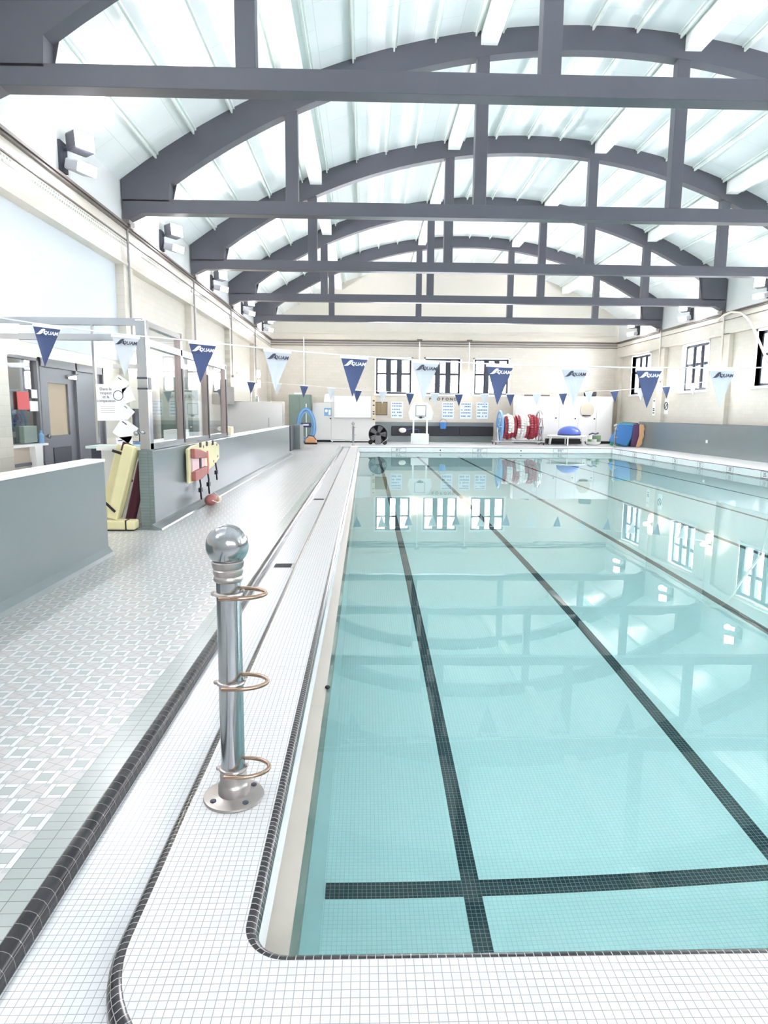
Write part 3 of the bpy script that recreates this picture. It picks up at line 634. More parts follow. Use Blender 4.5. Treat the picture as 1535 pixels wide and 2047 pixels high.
for k, x in enumerate(fx):
    z, a = interp(far_pts, x); kind = k % 2
    lab = f"small {'white' if kind else 'blue'} pennant, {ordn[k // 2]} {'white' if kind else 'blue'} one from the left on the far rope"
    if kind == 0:
        o = QB if not uB else dup(QB, (0, 0, 0), lab); uB = True
    else:
        o = QW if not uW else dup(QW, (0, 0, 0), lab); uW = True
    o['label'] = lab; o.location = (x, YN2, z - .019); o.rotation_euler = (0, -a, 0)

# ================================================================== OFFICE ENCLOSURE ON THE LEFT
OF = thing('office_enclosure', 'glass and steel office enclosure standing behind the grey half wall', 'glass enclosure', (-2.56, 7.95, 0))
ox = -2.56
def part(name, b, m, **k): return obj(name, b, m, OF, **k)
b = B(); b.box(ox - .06, ox + .06, 7.89, 8.02, .925, 2.40); part('corner_post', b, m_steel, bevel=.006)
for y, zt in ((9.42, 2.42), (10.9, 2.2), (12.3, 2.2)):
    b = B(); b.box(ox - .04, ox + .05, y - .05, y + .05, .93, zt); p = part('mullion', b, mat('brown_steel_mullion', (150, 138, 134), .3, .8), bevel=.006)
    b = B(); b.box(ox + .05, ox + .064, y - .055, y + .012, .95, 1.95); obj('gasket', b, m_black, p)
b = B(); b.box(ox - .05, ox + .06, 7.9, 12.35, .925, 1.0); part('sill_rail', b, m_steel)
b = B(); b.box(ox - .04, ox + .05, 8.0, 9.4, 2.34, 2.40).box(ox - .04, ox + .05, 8.0, 12.35, 2.12, 2.2); part('side_rail', b, m_steel)
b = B(); b.box(XL + .005, ox, 7.92, 7.99, 2.34, 2.42).box(XL + .005, ox, 7.92, 7.99, 2.17, 2.24); part('front_rail', b, m_steel)
b = B(); b.box(XL + .005, ox, 12.27, 12.35, 2.12, 2.2); part('back_rail', b, m_steel)
b = B(); b.box(-3.135, -3.11, 7.93, 7.98, 1.0, 2.34); part('front_mullion', b, m_steel)
for y0, y1, zt in ((8.02, 9.37, 2.34), (9.47, 10.85, 2.12), (10.95, 12.25, 2.12)):
    b = B(); b.box(ox, ox + .008, y0, y1, 1.0, zt); part('side_pane', b, m_glass)
for x0, x1 in ((XL + .02, -3.135), (-3.11, ox - .07)):
    b = B(); b.box(x0, x1, 7.95, 7.958, 1.06, 2.34); part('front_pane', b, m_glass)
b = B(); b.box(ox + .058, ox + .066, 7.9, 8.0, 1.62, 1.76).box(ox - .06, ox + .06, 7.882, 7.89, 1.62, 1.64).box(ox - .06, ox + .06, 7.882, 7.89, 1.74, 1.76); part('latch_plate', b, m_dark)
b = B(); b.sphere((ox - .09, 7.86, 1.12), .03).tube((ox - .09, 7.86, 1.12), (ox - .06, 7.9, 1.12), .012).sphere((ox - .02, 7.86, 1.13), .022); part('door_knob', b, m_chrome)
# desk and things on it
D = thing('reception_desk', 'white desk top running behind the office glass', 'desk', (-2.95, 10, 0))
b = B(); b.box(-3.25, -2.66, 8.2, 12.1, .90, .945); obj('desk_top', b, m_white, D)
for y in (8.3, 11.9):
    b = B(); b.box(-3.22, -2.70, y - .03, y + .03, 0, .9); obj('side_panel', b, m_whitecab, D)
b = B(); b.box(-3.0, -2.70, 8.75, 9.3, .945, .965); tag(obj('folder', b, m_blue), 'flat blue folder lying on the office desk', 'folder')
b = B(); b.box(-3.0, -2.75, 10.1, 10.6, .945, 1.10); tag(obj('paper_tray', b, m_white), 'white paper tray on the office desk, behind the second pane', 'paper tray')
BT = thing('bottle', 'small clear bottle standing on the office desk', 'bottle', (-2.75, 10.72, .945))
b = B(); b.lathe([(.03, 0), (.03, .14), (.012, .18)], seg=14); obj('body', b, glassmat('bottle_plastic'), BT, world=False); b = B(); b.lathe([(.015, .178), (.015, .2)], seg=12); obj('cap', b, m_white, BT, world=False)
MO = thing('monitor', 'dark computer monitor on the office desk, seen through the first glass pane', 'monitor', (-3.12, 9.45, .945))
b = B(); b.box(-.02, .02, -.27, .27, .12, .46); obj('screen', b, m_dark, MO, world=False, bevel=.01); b = B(); b.box(-.02, .02, -.03, .03, .01, .2).box(-.1, .1, -.12, .12, 0, .015); obj('stand', b, m_dark, MO, world=False)
# poster and taped notes on the front glass
S = thing('poster', 'large white poster taped to the office front glass', 'poster', (-2.965, 7.935, 1.47))
b = B(); b.prism([(-.163, .21), (.145, .205), (.165, -.205), (-.145, -.212)], -.002, .002, 'XZ'); obj('sheet', b, m_paper, S, world=False)
q = B(); q.bm.free(); q.bm = textbm('Dans le\nrespect\net la\ncompassion', .045, .0006, face_m(-.035, -.004, .085)); obj('lettering', q, m_txt, S, world=False)
b = B(); b.torus((.105, -.003, .08), .055, .0035, 'Y', 24, 6); obj('round_emblem', b, m_txt, S, world=False)
for k in range(4):
    b = B(); b.box(-.1, .06, -.003, -.0025, -.05 - k * .022, -.046 - k * .022); obj('text_line', b, mat('pale_print', (190, 190, 192), .8), S, world=False)
for k, (x, z, a, s_, lab) in enumerate(((-2.83, 1.68, .6, .16, 'tilted paper note taped above the white poster'), (-2.775, 1.55, -.35, .17, 'pale paper note taped to the glass right of the white poster'), (-2.785, 1.36, .75, .15, 'diamond-tilted paper note right of the poster edge'), (-2.80, 1.15, .62, .22, 'large tilted paper note taped below the white poster'), (-2.81, .98, -.12, .19, 'lowest paper note taped to the office glass'))):
    Nn = thing('paper_note', lab, 'paper note', (x, 7.938, z), 'notes taped to the office glass')
    b = B(); b.box(-s_ / 2, s_ / 2, -.0015, .0015, -s_ / 2, s_ / 2, rot=(0, a, 0)); obj('sheet', b, m_paper, Nn, world=False)
    b = B(); b.box(-s_ * .38, -s_ * .1, -.003, -.002, s_ * .28, s_ * .33, rot=(0, a, 0)); obj('lettering', b, m_txt, Nn, world=False)
# things on the left wall window of the pool office
b = B(); b.box(xb + .0, xb + .012, 9.2, 9.5, 1.38, 1.62); tag(obj('red_notice', b, m_signred), 'red notice on the left office window', 'notice')
b = B(); b.box(xb + .0, xb + .012, 9.53, 9.78, 1.36, 1.50); tag(obj('white_notice', b, m_paper), 'small white notice right of the red notice', 'notice')
b = B(); b.box(xb + .0, xb + .012, 9.60, 9.75, 1.54, 1.66, ); tag(obj('tilted_note', b, m_paper), 'small pale note above the white notice', 'notice')
b = B(); b.box(xb - .1, xb + .04, 9.25, 9.62, .93, 1.16); tag(obj('green_box', b, m_green, bevel=.01), 'grey-green box on the office window ledge', 'box')
b = B(); b.lathe([(.035, 0), (.035, .12), (.015, .15), (.015, .18)], (xb + .05, 9.7, .91), 12); tag(obj('soap_bottle', b, m_ltblue), 'little bottle on the ledge beside the green box', 'bottle')
b = B(); b.prism([(9.4, .88), (9.62, .88), (9.6, .50), (9.44, .50)], xb + .02, xb + .10, 'YZ'); tag(obj('hand_towel', b, m_white), 'white towel hanging below the office window ledge', 'towel')
b = B(); b.prism([(9.66, .55), (9.80, .5), (9.86, .05), (9.6, .05)], xb + .02, xb + .2, 'YZ'); tag(obj('dark_bag', b, m_maroon, bevel=.03), 'dark maroon bag on the floor beside the grey door', 'bag')
LN = thing('floor_console', 'dark low console behind the yellow rescue boards', 'console', (-3.0, 8.75, 0))
b = B(); b.box(-3.35, -2.7, 8.3, 8.7, 0, .92); obj('body', b, m_dark, LN); b = B(); b.box(-3.4, -2.68, 8.25, 8.72, .92, .95); obj('top', b, mat('pale_green_laminate', (196, 214, 210), .3), LN)

# yellow rescue equipment leaning behind the end of the half wall
Yb = thing('rescue_board', 'long pale yellow rescue board leaning on the half wall end', 'rescue board', (-2.86, 7.95, 0), 'yellow rescue boards')
def lean(x0, z0, x1, z1, y, wd, th, mtl, parent, name, bev=.02):
    d = Vector((x1 - x0, 0, z1 - z0)); L = d.length; a = math.atan2(d.x, d.z); b = B(); b.box(-wd / 2, wd / 2, -th / 2, th / 2, 0, L)
    bmesh.ops.transform(b.bm, matrix=Matrix.Translation((x0, y, z0)) @ Matrix.Rotation(a, 4, 'Y'), verts=b.bm.verts[:]); return obj(name, b, mtl, parent, bevel=bev, seg=3)
lean(-2.945, .13, -2.70, .985, 7.80, .13, .10, m_yellow, Yb, 'board')
lean(-2.955, .26, -2.935, .28, 7.745, .15, .012, m_black, Yb, 'strap', .003)
Yc = thing('rescue_board', 'broad pale yellow rescue board behind the long one', 'rescue board', (-2.98, 8.0, 0), 'yellow rescue boards')
lean(-3.03, .14, -2.78, .97, 7.97, .26, .07, m_yellow, Yc, 'board'); lean(-2.84, .86, -2.83, .89, 7.925, .26, .012, m_black, Yc, 'strap', .003)
lean(-2.80, .90, -2.765, 1.0, 7.925, .13, .012, m_maroon, Yc, 'hand_slot', .003)
b = B(); b.box(-3.02, -2.66, 7.70, 7.86, .012, .12); Y3 = thing('rescue_box', 'short yellow foam block lying on the floor at the half wall end', 'foam block', (-2.85, 7.78, 0)); obj('block', b, m_yellow, Y3, bevel=.02, seg=3)
b = B(); b.box(-3.0, -2.68, 7.71, 7.85, 0, .014); obj('base_pad', b, m_black, Y3)
b = B(); b.box(-2.77, -2.755, 7.694, 7.87, .012, .125, ); obj('strap', b, m_black, Y3)
MT_ = thing('rescue_tube', 'dark maroon rescue tube leaning behind the yellow boards', 'rescue tube', (-2.72, 8.1, 0)); lean(-2.86, .03, -2.66, .80, 8.12, .12, .1, m_maroon, MT_, 'tube', .04)
b = B(); b.sphere((-2.80, 8.06, .55), .02); obj('buckle', b, m_chrome, MT_)

# spine board with red head block hanging on the half wall
SB = thing('spine_board', 'short yellow spine board hanging on the grey half wall', 'spine board', (-2.40, 10.1, .66))
b = B(); b.prism([(9.15, .40), (9.15, .87), (9.4, .905), (10.2, .93), (10.9, .89), (11.08, .84), (11.08, .62), (10.7, .53), (10.05, .46), (9.5, .40)], -2.435, -2.395, 'YZ'); bd = obj('board', b, m_yellow, SB, bevel=.012)
b = B()
for y, z in ((10.0, .86), (10.55, .87), (10.9, .85), (10.65, .60), (10.95, .66)): b.tube((-2.396, y, z), (-2.392, y, z), .022)
obj('hand_hole', b, m_dark, bd)
b = B(); b.box(-2.475, -2.435, 9.3, 9.36, .45, .5).box(-2.475, -2.435, 9.3, 9.36, .8, .84).box(-2.475, -2.435, 10.8, 10.86, .8, .84); obj('hook', b, m_yellow, SB)
for y, z0, z1 in ((9.65, .40, .12), (10.15, .44, .14), (10.7, .54, .30)):
    b = B(); pts = [(-2.38, y, z0 + .03), (-2.37, y + .02, z0 - .08), (-2.365, y - .03, (z0 + z1) / 2), (-2.37, y + .03, z1)]; b.path(pts, .013, 8).box(-2.39, -2.35, y - .05, y + .04, (z0 + z1) / 2 - .03, (z0 + z1) / 2 + .03); obj('strap', b, m_black, SB)
for y in (9.8, 10.2, 10.6):
    b = B(); b.box(-2.396, -2.385, y - .04, y + .05, .86, .93); obj('top_strap', b, m_black, SB)
HB = thing('head_immobilizer', 'faded red padded head block strapped to the yellow spine board', 'head immobilizer', (-2.36, 9.6, .64))
b = B(); b.prism([(9.25, .735), (9.25, .87), (9.6, .84), (9.95, .78), (9.95, .70)], -2.394, -2.33, 'YZ'); obj('upper_block', b, m_pink, HB, bevel=.012)
b = B(); b.prism([(9.25, .42), (9.25, .56), (9.95, .58), (9.95, .47), (9.6, .42)], -2.394, -2.33, 'YZ'); obj('lower_block', b, m_pink, HB, bevel=.012)
b = B(); b.box(-2.394, -2.37, 9.25, 9.98, .55, .74); obj('base_pad', b, mat('pale_pink_pad', (222, 196, 200), .6), HB)
b = B(); b.box(-2.37, -2.36, 9.62, 9.72, .55, .74); obj('ear_strap', b, m_black, HB)
b = B(); b.path([(-2.33, 9.97, .46), (-2.325, 9.98, .6), (-2.33, 9.97, .80)], .014, 8); obj('edge_strap', b, mat('pink_webbing', (226, 150, 148), .6), HB)
RF = thing('rescue_can', 'dull red rescue float lying on the floor below the spine board', 'rescue float', (-2.28, 9.9, 0))
b = B(); b.sphere((-2.28, 9.88, .085), .085, 1.0, 2.3, .95); obj('body', b, m_pink, RF, smooth=True)
b = B(); b.path([(-2.22, 9.70, .10), (-2.17, 9.82, .05), (-2.17, 9.98, .05), (-2.22, 10.1, .12), (-2.27, 10.05, .18)], .009, 8); obj('strap', b, mat('pale_webbing', (236, 210, 206), .6), RF)
b = B(); b.box(-2.30, -2.20, 10.12, 10.26, .02, .1); obj('yellow_tip', b, m_yellow, RF, bevel=.02)

# ================================================================== LEFT SIDE, FARTHER BACK
ST = thing('steel_partition', 'stainless steel partition reflecting light behind the half wall end', 'steel partition', (-3.5, 22.0, 0))
b = B(); b.box(-4.48, -2.66, 22.0, 22.05, 0, 1.69); obj('sheet', b, mat('brushed_steel_sheet', (226, 227, 230), .33, .9, var=.04, scale=1), ST)
b = B(); b.box(-4.48, -2.62, 21.98, 22.07, 1.68, 1.71); obj('top_rail', b, m_steel, ST)
b = B(); b.box(-2.70, -2.62, 21.97, 22.08, 0, 1.70); obj('end_post', b, m_steel, ST)
b = B(); b.box(-3.14, -3.13, 21.985, 22.0, .9, 1.2); obj('seam', b, m_dark, ST)
TAP = thing('wall_shower_tap', 'small chrome shower column above the steel partition', 'shower', (-3.9, 23.5, 1.6))
b = B(); b.tube((-3.95, 23.5, 0), (-3.95, 23.5, 2.25), .03).tube((-3.78, 23.5, 0), (-3.78, 23.5, 1.95), .03); obj('pipe', b, m_chrome, TAP)
b = B(); b.lathe([(.07, 0), (.05, .12), (.03, .2)], (-3.74, 23.5, 1.72), 14); obj('shower_head', b, m_chrome, TAP)
CR = thing('locker', 'tall narrow grey-green locker behind the office mullions', 'locker', (-4.1, 16.5, 0))
b = B(); b.box(-4.45, -3.75, 14.8, 15.3, 0, 2.1); obj('body', b, m_green, CR, bevel=.01)
b = B(); b.box(-4.40, -3.8, 14.785, 14.8, .1, 2.0); obj('door', b, m_green, CR); b = B(); b.tube((-3.86, 14.77, 1.1), (-3.86, 14.77, 1.25), .012); obj('handle', b, m_chrome, CR)
b = B(); b.box(xb, XL + .3, 20.7, 21.8, 1.6, 2.15); tag(obj('wall_box', b, mat('dark_taupe_panel', (132, 126, 122), .6)), 'dark taupe box on the left wall above the steel partition', 'wall box')
b = B(); b.box(-2.62, -2.5, 12.55, 12.85, .945, 1.10); tag(obj('carton', b, mat('cream_card', (226, 216, 190), .7), bevel=.004), 'small cream carton standing on the half wall', 'carton')
GL = thing('metal_cabinet', 'green-grey metal cabinet in the far left corner behind the blue hose', 'cabinet', (-3.0, 31.4, 0))
b = B(); b.box(-3.52, -2.52, 31.2, 31.9, .05, 2.18); obj('body', b, m_green, GL, bevel=.015)
for x0, x1 in ((-3.49, -3.03), (-3.01, -2.55)):
    b = B(); b.box(x0, x1, 31.18, 31.2, .1, 2.13); d_ = obj('door', b, m_green, GL, bevel=.006)
b = B(); b.box(-3.3, -2.8, 31.4, 31.7, 2.18, 2.27); tag(obj('tray', b, m_whitecap), 'pale tray on top of the green-grey cabinet', 'tray')
# hose trolley with pool cleaner
HT = thing('hose_trolley', 'coil of blue hose hanging on a slim pole trolley in the far left corner', 'hose trolley', (-2.62, 29.9, 0))
for k, (rx, rz, dy) in enumerate(((.40, .72, 0), (.36, .68, -.07), (.32, .63, .07), (.28, .58, -.02))):
    b = B(); b.path([(-2.62 + rx * math.cos(a * PI / 18) * (1 - .12 * math.sin(a * PI / 18)), 29.9 + dy, .82 + rz * math.sin(a * PI / 18)) for a in range(36)], .045, 8, closed=True); obj('hose_turn', b, m_blue if k % 2 == 0 else m_ltblue, HT, smooth=True)
b = B(); b.tube((-2.62, 29.95, .1), (-2.62, 29.95, 1.75), .022).tube((-2.9, 29.95, 1.30), (-2.62, 29.95, 1.4), .018); obj('pole', b, m_white, HT)
b = B(); b.box(-2.85, -2.40, 29.8, 30.1, .72, .92); obj('reel_bracket', b, m_navy, HT, bevel=.03); b = B(); b.box(-2.75, -2.5, 29.75, 29.8, .80, .86); obj('white_bar', b, m_white, HT)
b = B(); b.box(-2.95, -2.3, 29.75, 30.15, .05, .10); obj('base', b, m_navy, HT)
for x in (-2.9, -2.35):
    b = B(); b.tube((x, 29.72, .06), (x, 29.76, .06), .06); obj('wheel', b, m_black, HT)
PC = thing('pool_cleaner', 'tan pool cleaning robot on the floor in front of the blue hose', 'pool cleaner', (-2.35, 29.5, 0))
b = B(); b.prism([(-2.62, .06), (-2.12, .06), (-2.14, .16), (-2.26, .30), (-2.46, .32), (-2.58, .24)], 29.2, 29.6, 'XZ'); obj('body', b, m_orange, PC, bevel=.03)
b = B(); b.box(-2.64, -2.10, 29.17, 29.63, 0, .075); obj('track', b, m_black, PC, bevel=.02)
b = B(); b.path([(-2.55, 29.2, .28), (-2.45, 29.15, .40), (-2.25, 29.15, .36), (-2.14, 29.2, .2)], .02, 8); obj('handle', b, m_maroon, PC)

# ================================================================== FAR END
def cabinet(label, x0, x1, y, z1, cuts, knobs, plinth):
    Cb = thing('storage_cabinet', label, 'cabinet', ((x0 + x1) / 2, y, 0))
    b = B(); b.box(x0, x1, y + .03, y + .6, plinth, z1); obj('body', b, m_whitecab, Cb)
    b = B(); b.box(x0, x1, y + .08, y + .55, 0, plinth); obj('plinth', b, m_black, Cb)
    ed = [x0] + cuts + [x1]
    for a, c in zip(ed, ed[1:]):
        b = B(); b.box(a + .008, c - .008, y, y + .03, plinth + .02, z1 - .01); obj('door', b, m_whitecab, Cb, bevel=.004)
    for x, z in knobs:
        b = B(); b.tube((x, y - .04, z), (x, y, z), .035); obj('knob', b, m_dark, Cb)
    return Cb
cl = cabinet('long white cabinet at the far left with sliding doors', -2.45, .45, 31.5, 1.82, [-1.60], [(-1.63, 1.10)], .10)
b = B(); b.box(-1.62, .44, 31.44, 31.5, .06, .10).tube((-1.55, 31.4, .02), (-1.55, 31.4, .07), .03); obj('bottom_rail', b, m_white, cl)
cabinet('tall white cabinet wall at the far right behind the trampoline', 7.08, 11.70, 31.75, 2.22, [8.22, 9.14, 10.06, 10.93], [(9.0, 1.20), (9.92, 1.18), (10.84, 1.18)], .12)
WB = thing('whiteboard', 'large white board leaning on the long white cabinet', 'whiteboard', (-.6, 31.4, 1.13))
b = B(); b.box(-1.46, .25, 31.42, 31.45, 1.15, 2.15); obj('panel', b, m_paper, WB)
b = B()
for q in ((-1.48, .27, 1.13, 1.155), (-1.48, .27, 2.145, 2.17), (-1.48, -1.455, 1.13, 2.17), (.245, .27, 1.13, 2.17)): b.box(q[0], q[1], 31.40, 31.455, q[2], q[3])
obj('frame', b, mat('pale_grey_frame', (206, 208, 210), .4), WB)
b = B(); b.box(-1.92, -1.58, 31.46, 31.49, 1.22, 1.58); q_ = tag(obj('blue_picture', b, m_ltblue), 'small blue and white picture on the white cabinet door', 'picture')
b = B(); b.sphere((-1.82, 31.455, 1.45), .07, 1, .15, 1).box(-1.72, -1.62, 31.452, 31.46, 1.26, 1.5); obj('white_shapes', b, m_white, q_, world=False)
b = B(); b.prism([(-1.95, 1.83), (-1.45, 1.83), (-1.42, 2.10), (-1.55, 2.25), (-1.90, 2.22)], 31.6, 31.9, 'XZ'); tag(obj('folded_towel', b, m_white, bevel=.05), 'white folded towel on top of the long white cabinet', 'towel')
ES = thing('sign_strip', 'narrow white sign strip at the right end of the long white cabinet', 'sign', (.37, 31.4, .9))
b = B(); b.box(.29, .46, 31.44, 31.47, .95, 2.15); obj('panel', b, mat('cream_card', (226, 216, 190), .7), ES)
for z in (1.9, 1.7, 1.4, 1.3, 1.05):
    b = B(); b.box(.33, .42, 31.435, 31.44, z, z + .05); obj('lettering', b, m_txt, ES)
# drum fan
FN = thing('drum_fan', 'large round floor fan in front of the dark grey far wall', 'fan', (.55, 29.5, 0))
cx, cz = .55, .45
b = B(); b.lathe([(.40, -.14), (.415, -.12), (.415, .12), (.40, .14), (.385, .12), (.385, -.12), (.40, -.14)], mtx=face_m(cx, 29.5, cz), seg=40); obj('drum', b, m_dark, FN, smooth=True)
b = B()
for r in (.10, .17, .24, .31, .385): b.torus((cx, 29.35, cz), r, .005, 'Y', 36, 5)
for k in range(16): b.tube((cx, 29.35, cz), (cx + .39 * math.cos(k * PI / 8), 29.35, cz + .39 * math.sin(k * PI / 8)), .004, seg=6)
obj('front_grille', b, m_black, FN)
for k in range(5):
    a = k * 2 * PI / 5; b = B(); b.prism([(.05, -.04), (.34, -.13), (.37, .02), (.33, .12), (.05, .05)], -.006, .006, 'XY', mtx=face_m(cx, 29.5, cz) @ Matrix.Rotation(a, 4, 'Z') @ Matrix.Rotation(.35, 4, 'X')); obj('blade', b, mat('grey_fan_blade', (148, 150, 156), .4), FN)
b = B(); b.lathe([(.06, -.1), (.075, -.08), (.075, .08), (.06, .1)], mtx=face_m(cx, 29.5, cz)); obj('hub', b, m_black, FN)
b = B(); b.box(.42, .68, 29.30, 29.36, .02, .40); obj('control_box', b, mat('grey_fan_box', (120, 120, 126), .5), FN, bevel=.01)
b = B(); b.tube((.25, 29.4, .1), (.85, 29.4, .1), .02).path([(.75, 29.3, .1), (.95, 29.2, .25), (.97, 29.2, .32)], .014); obj('stand', b, m_chrome, FN)
for x in (.22, .84):
    b = B(); b.lathe([(.08, -.03), (.10, -.02), (.10, .02), (.08, .03)], mtx=face_m(x, 29.35, .1) if x > .5 else face_m(x, 29.35, .11)); obj('wheel', b, m_black, FN)
# notice boards on the far wall
def notice(name, x0, x1, z0, z1, m, label, rows):
    N_ = thing(name, label, 'notice board', ((x0 + x1) / 2, YF, z0), 'notices on the far wall')
    b = B(); b.box(x0, x1, YF - .03, YF, z0, z1); obj('sheet', b, m, N_)
    for z, wd in rows:
        b = B(); n = 6
        for k in range(n):
            if random.random() < wd: b.box(x0 + .05 + (x1 - x0 - .1) * k / n, x0 + .03 + (x1 - x0 - .1) * (k + 1) / n, YF - .034, YF - .03, z, z + .06)
        obj('lettering', b, m_print if m is not m_brown else m_txt, N_)
    return N_
m_cyanpaper = mat('pale_blue_paper', (228, 240, 246), .8)
nb = notice('cork_board', .47, 1.05, 1.27, 1.90, m_brown, 'brown framed board on the far wall left of the white sheets', [])
b = B()
for q in ((.47, 1.05, 1.27, 1.30), (.47, 1.05, 1.87, 1.90), (.47, .50, 1.27, 1.9), (1.02, 1.05, 1.27, 1.9)): b.box(q[0], q[1], YF - .04, YF - .03, q[2], q[3])
for k in range(8): b.box(.53 + k * .06, .54 + k * .06, YF - .034, YF - .03, 1.33, 1.84)
obj('frame', b, m_txt, nb)
rows = [(1.80, 1), (1.68, .8), (1.52, .9), (1.38, .9), (1.22, .8)]
notice('notice_sheet', 1.23, 1.80, 1.12, 1.92, m_cyanpaper, 'printed sheet on the far wall left of the white pool basketball goal', rows)
for k, (x, lab) in enumerate(((3.70, 'printed sheet under the letters on the far wall, leftmost of the three'), (4.57, 'printed sheet on the far wall, middle of the three'), (5.36, 'printed sheet on the far wall, rightmost of the three, left of the rope reel'))): notice('notice_sheet', x, x + .57, 1.13, 1.91, m_cyanpaper, lab, rows)
LT = thing('wall_lettering', 'dark capital letters on the far wall below the middle window', 'wall letters', (3.72, YF, 2.05))
for k, ch in enumerate('PROFOND'):
    q = B(); q.bm.free(); q.bm = textbm(ch, .19, .008, face_m(-.62 + k * .207, -.012, 0), bold=.004); obj('letter', q, m_txt, LT, world=False)
BM = thing('padded_mat', 'long black padded mat along the foot of the far wall', 'mat', (3.7, 32.5, .3))
for k in range(3):
    x0 = 1.25 + k * 1.65; b = B(); b.box(x0, x0 + 1.64, YF - .16, YF - .065, .30, .76); obj('pad', b, m_black_mat, BM, bevel=.03)
WR = thing('rescue_hook', 'white float with black handle resting against the black padded mat', 'rescue hook', (1.9, 32.4, .5))
b = B(); b.sphere((1.78, YF - .26, .56), .12, 1.5, .8, 1); obj('float', b, m_wfloat, WR, smooth=True)
b = B(); b.path([(1.9, YF - .26, .56), (2.2, YF - .22, .62), (2.55, YF - .22, .58), (2.6, YF - .2, .1)], .03, 8); obj('handle', b, m_navy, WR)
BK = thing('bucket', 'blue bucket hanging on the dark grey far wall', 'bucket', (3.72, 32.35, .65))
b = B(); b.lathe([(.13, 0), (.175, .30), (.18, .31), (.165, .30), (.12, .01)], (3.72, YF - .36, .64), 20); obj('body', b, m_blue, BK, smooth=True)
b = B(); b.torus((3.72, YF - .36, .93), .178, .008, 'Y', 20, 6, 0, PI); obj('handle', b, m_steel, BK); b = B(); b.box(3.68, 3.76, YF - .2, YF - .06, .80, .9); obj('hook', b, m_steel, BK)
# pool basketball goal
BG = thing('basketball_goal', 'white poolside basketball goal standing on the far deck', 'basketball goal', (2.43, 29.8, 0))
b = B(); b.prism([(1.95, 1.08), (2.92, 1.08), (2.98, 1.40), (2.86, 1.72), (2.70, 1.84), (2.16, 1.84), (2.0, 1.72), (1.88, 1.40)], 29.75, 29.80, 'XZ'); bb = obj('backboard', b, m_white, BG, bevel=.01)
b = B()
for q in ((2.20, 2.66, 1.24, 1.26), (2.20, 2.66, 1.70, 1.72), (2.20, 2.22, 1.24, 1.72), (2.64, 2.66, 1.24, 1.72)): b.box(q[0], q[1], 29.745, 29.75, q[2], q[3])
obj('target_square', b, m_txt, bb)
b = B(); b.torus((2.43, 29.58, 1.20), .14, .012, 'Z', 24, 6); b.box(2.37, 2.49, 29.70, 29.75, 1.15, 1.23); obj('hoop', b, m_dark, BG)
for x in (2.12, 2.72):
    b = B(); b.box(x - .035, x + .035, 29.8, 29.87, 0, 1.2); obj('post', b, m_white, BG)
b = B(); b.box(2.03, 2.80, 29.68, 30.1, 0, .48); obj('base_tank', b, m_whitecap, BG, bevel=.02)
# lane rope reel
RL = thing('lane_rope_reel', 'wheeled reel wound with red and white lane ropes', 'rope reel', (6.95, 30.4, 0))
def wheel(x):
    b = B(); b.torus((x, 30.4, .80), .70, .045, 'X', 40, 8).torus((x, 30.4, .80), .42, .02, 'X', 30, 6)
    for k in range(8): b.tube((x, 30.4, .80), (x, 30.4 + .7 * math.cos(k * PI / 4), .80 + .7 * math.sin(k * PI / 4)), .02, seg=8)
    b.tube((x - .04, 30.4, .8), (x + .04, 30.4, .8), .09); return obj('reel_wheel', b, m_ltblue if x < 7 else m_steel, RL, smooth=True)
wheel(6.08); wheel(7.86)
b = B(); b.tube((5.95, 30.4, .8), (7.98, 30.4, .8), .05); obj('axle', b, m_steel, RL)
b = B(); b.tube((6.2, 30.4, .8), (7.78, 30.4, .8), .34, seg=28); obj('drum_core', b, m_navy, RL)
nw = 11
for k in range(nw):
    x = 6.29 + k * .141; rad = .47 + .05 * math.sin(k * 1.7); nf = 30
    red, whi = B(), B(); nr = nwf = 0
    for i in range(nf):
        a = 2 * PI * i / nf; ang = math.degrees(a) % 360
        isw = (k in (1, 2) and 40 < ang < 210) or (k in (5, 6)) or (k == 4 and 190 < ang < 260) or (k == 7 and 60 < ang < 170) or (k == 0 and ang < 110 and ang > 60)
        c = Vector((x, 30.4 + rad * math.cos(a), .80 + rad * math.sin(a))); d = Vector((0, -math.sin(a), math.cos(a)))
        (whi if isw else red).tube(c - d * .043, c + d * .043, .068, seg=10)
        if isw: nwf += 1
        else: nr += 1
    if nr: obj('red_rope_turn', red, m_red, RL)
    else: red.bm.free()
    if nwf: obj('white_rope_turn', whi, m_wfloat, RL)
    else: whi.bm.free()
b = B()
for y in (30.0, 30.8): b.box(5.8, 8.05, y - .03, y + .03, .12, .18)
for x in (6.0, 7.92): b.box(x - .03, x + .03, 30.0, 30.8, .12, .18)
for x in (5.98, 7.96):
    b.tube((x, 30.05, .15), (x, 30.4, .8), .03).tube((x, 30.75, .15), (x, 30.4, .8), .03)
obj('frame', b, m_steel, RL)
for x in (5.85, 8.0):
    for y in (30.0, 30.8):
        b = B(); b.tube((x - .02, y, .06), (x + .02, y, .06), .06).box(x - .012, x + .012, y - .02, y + .02, .06, .14); obj('caster', b, m_dark, RL)
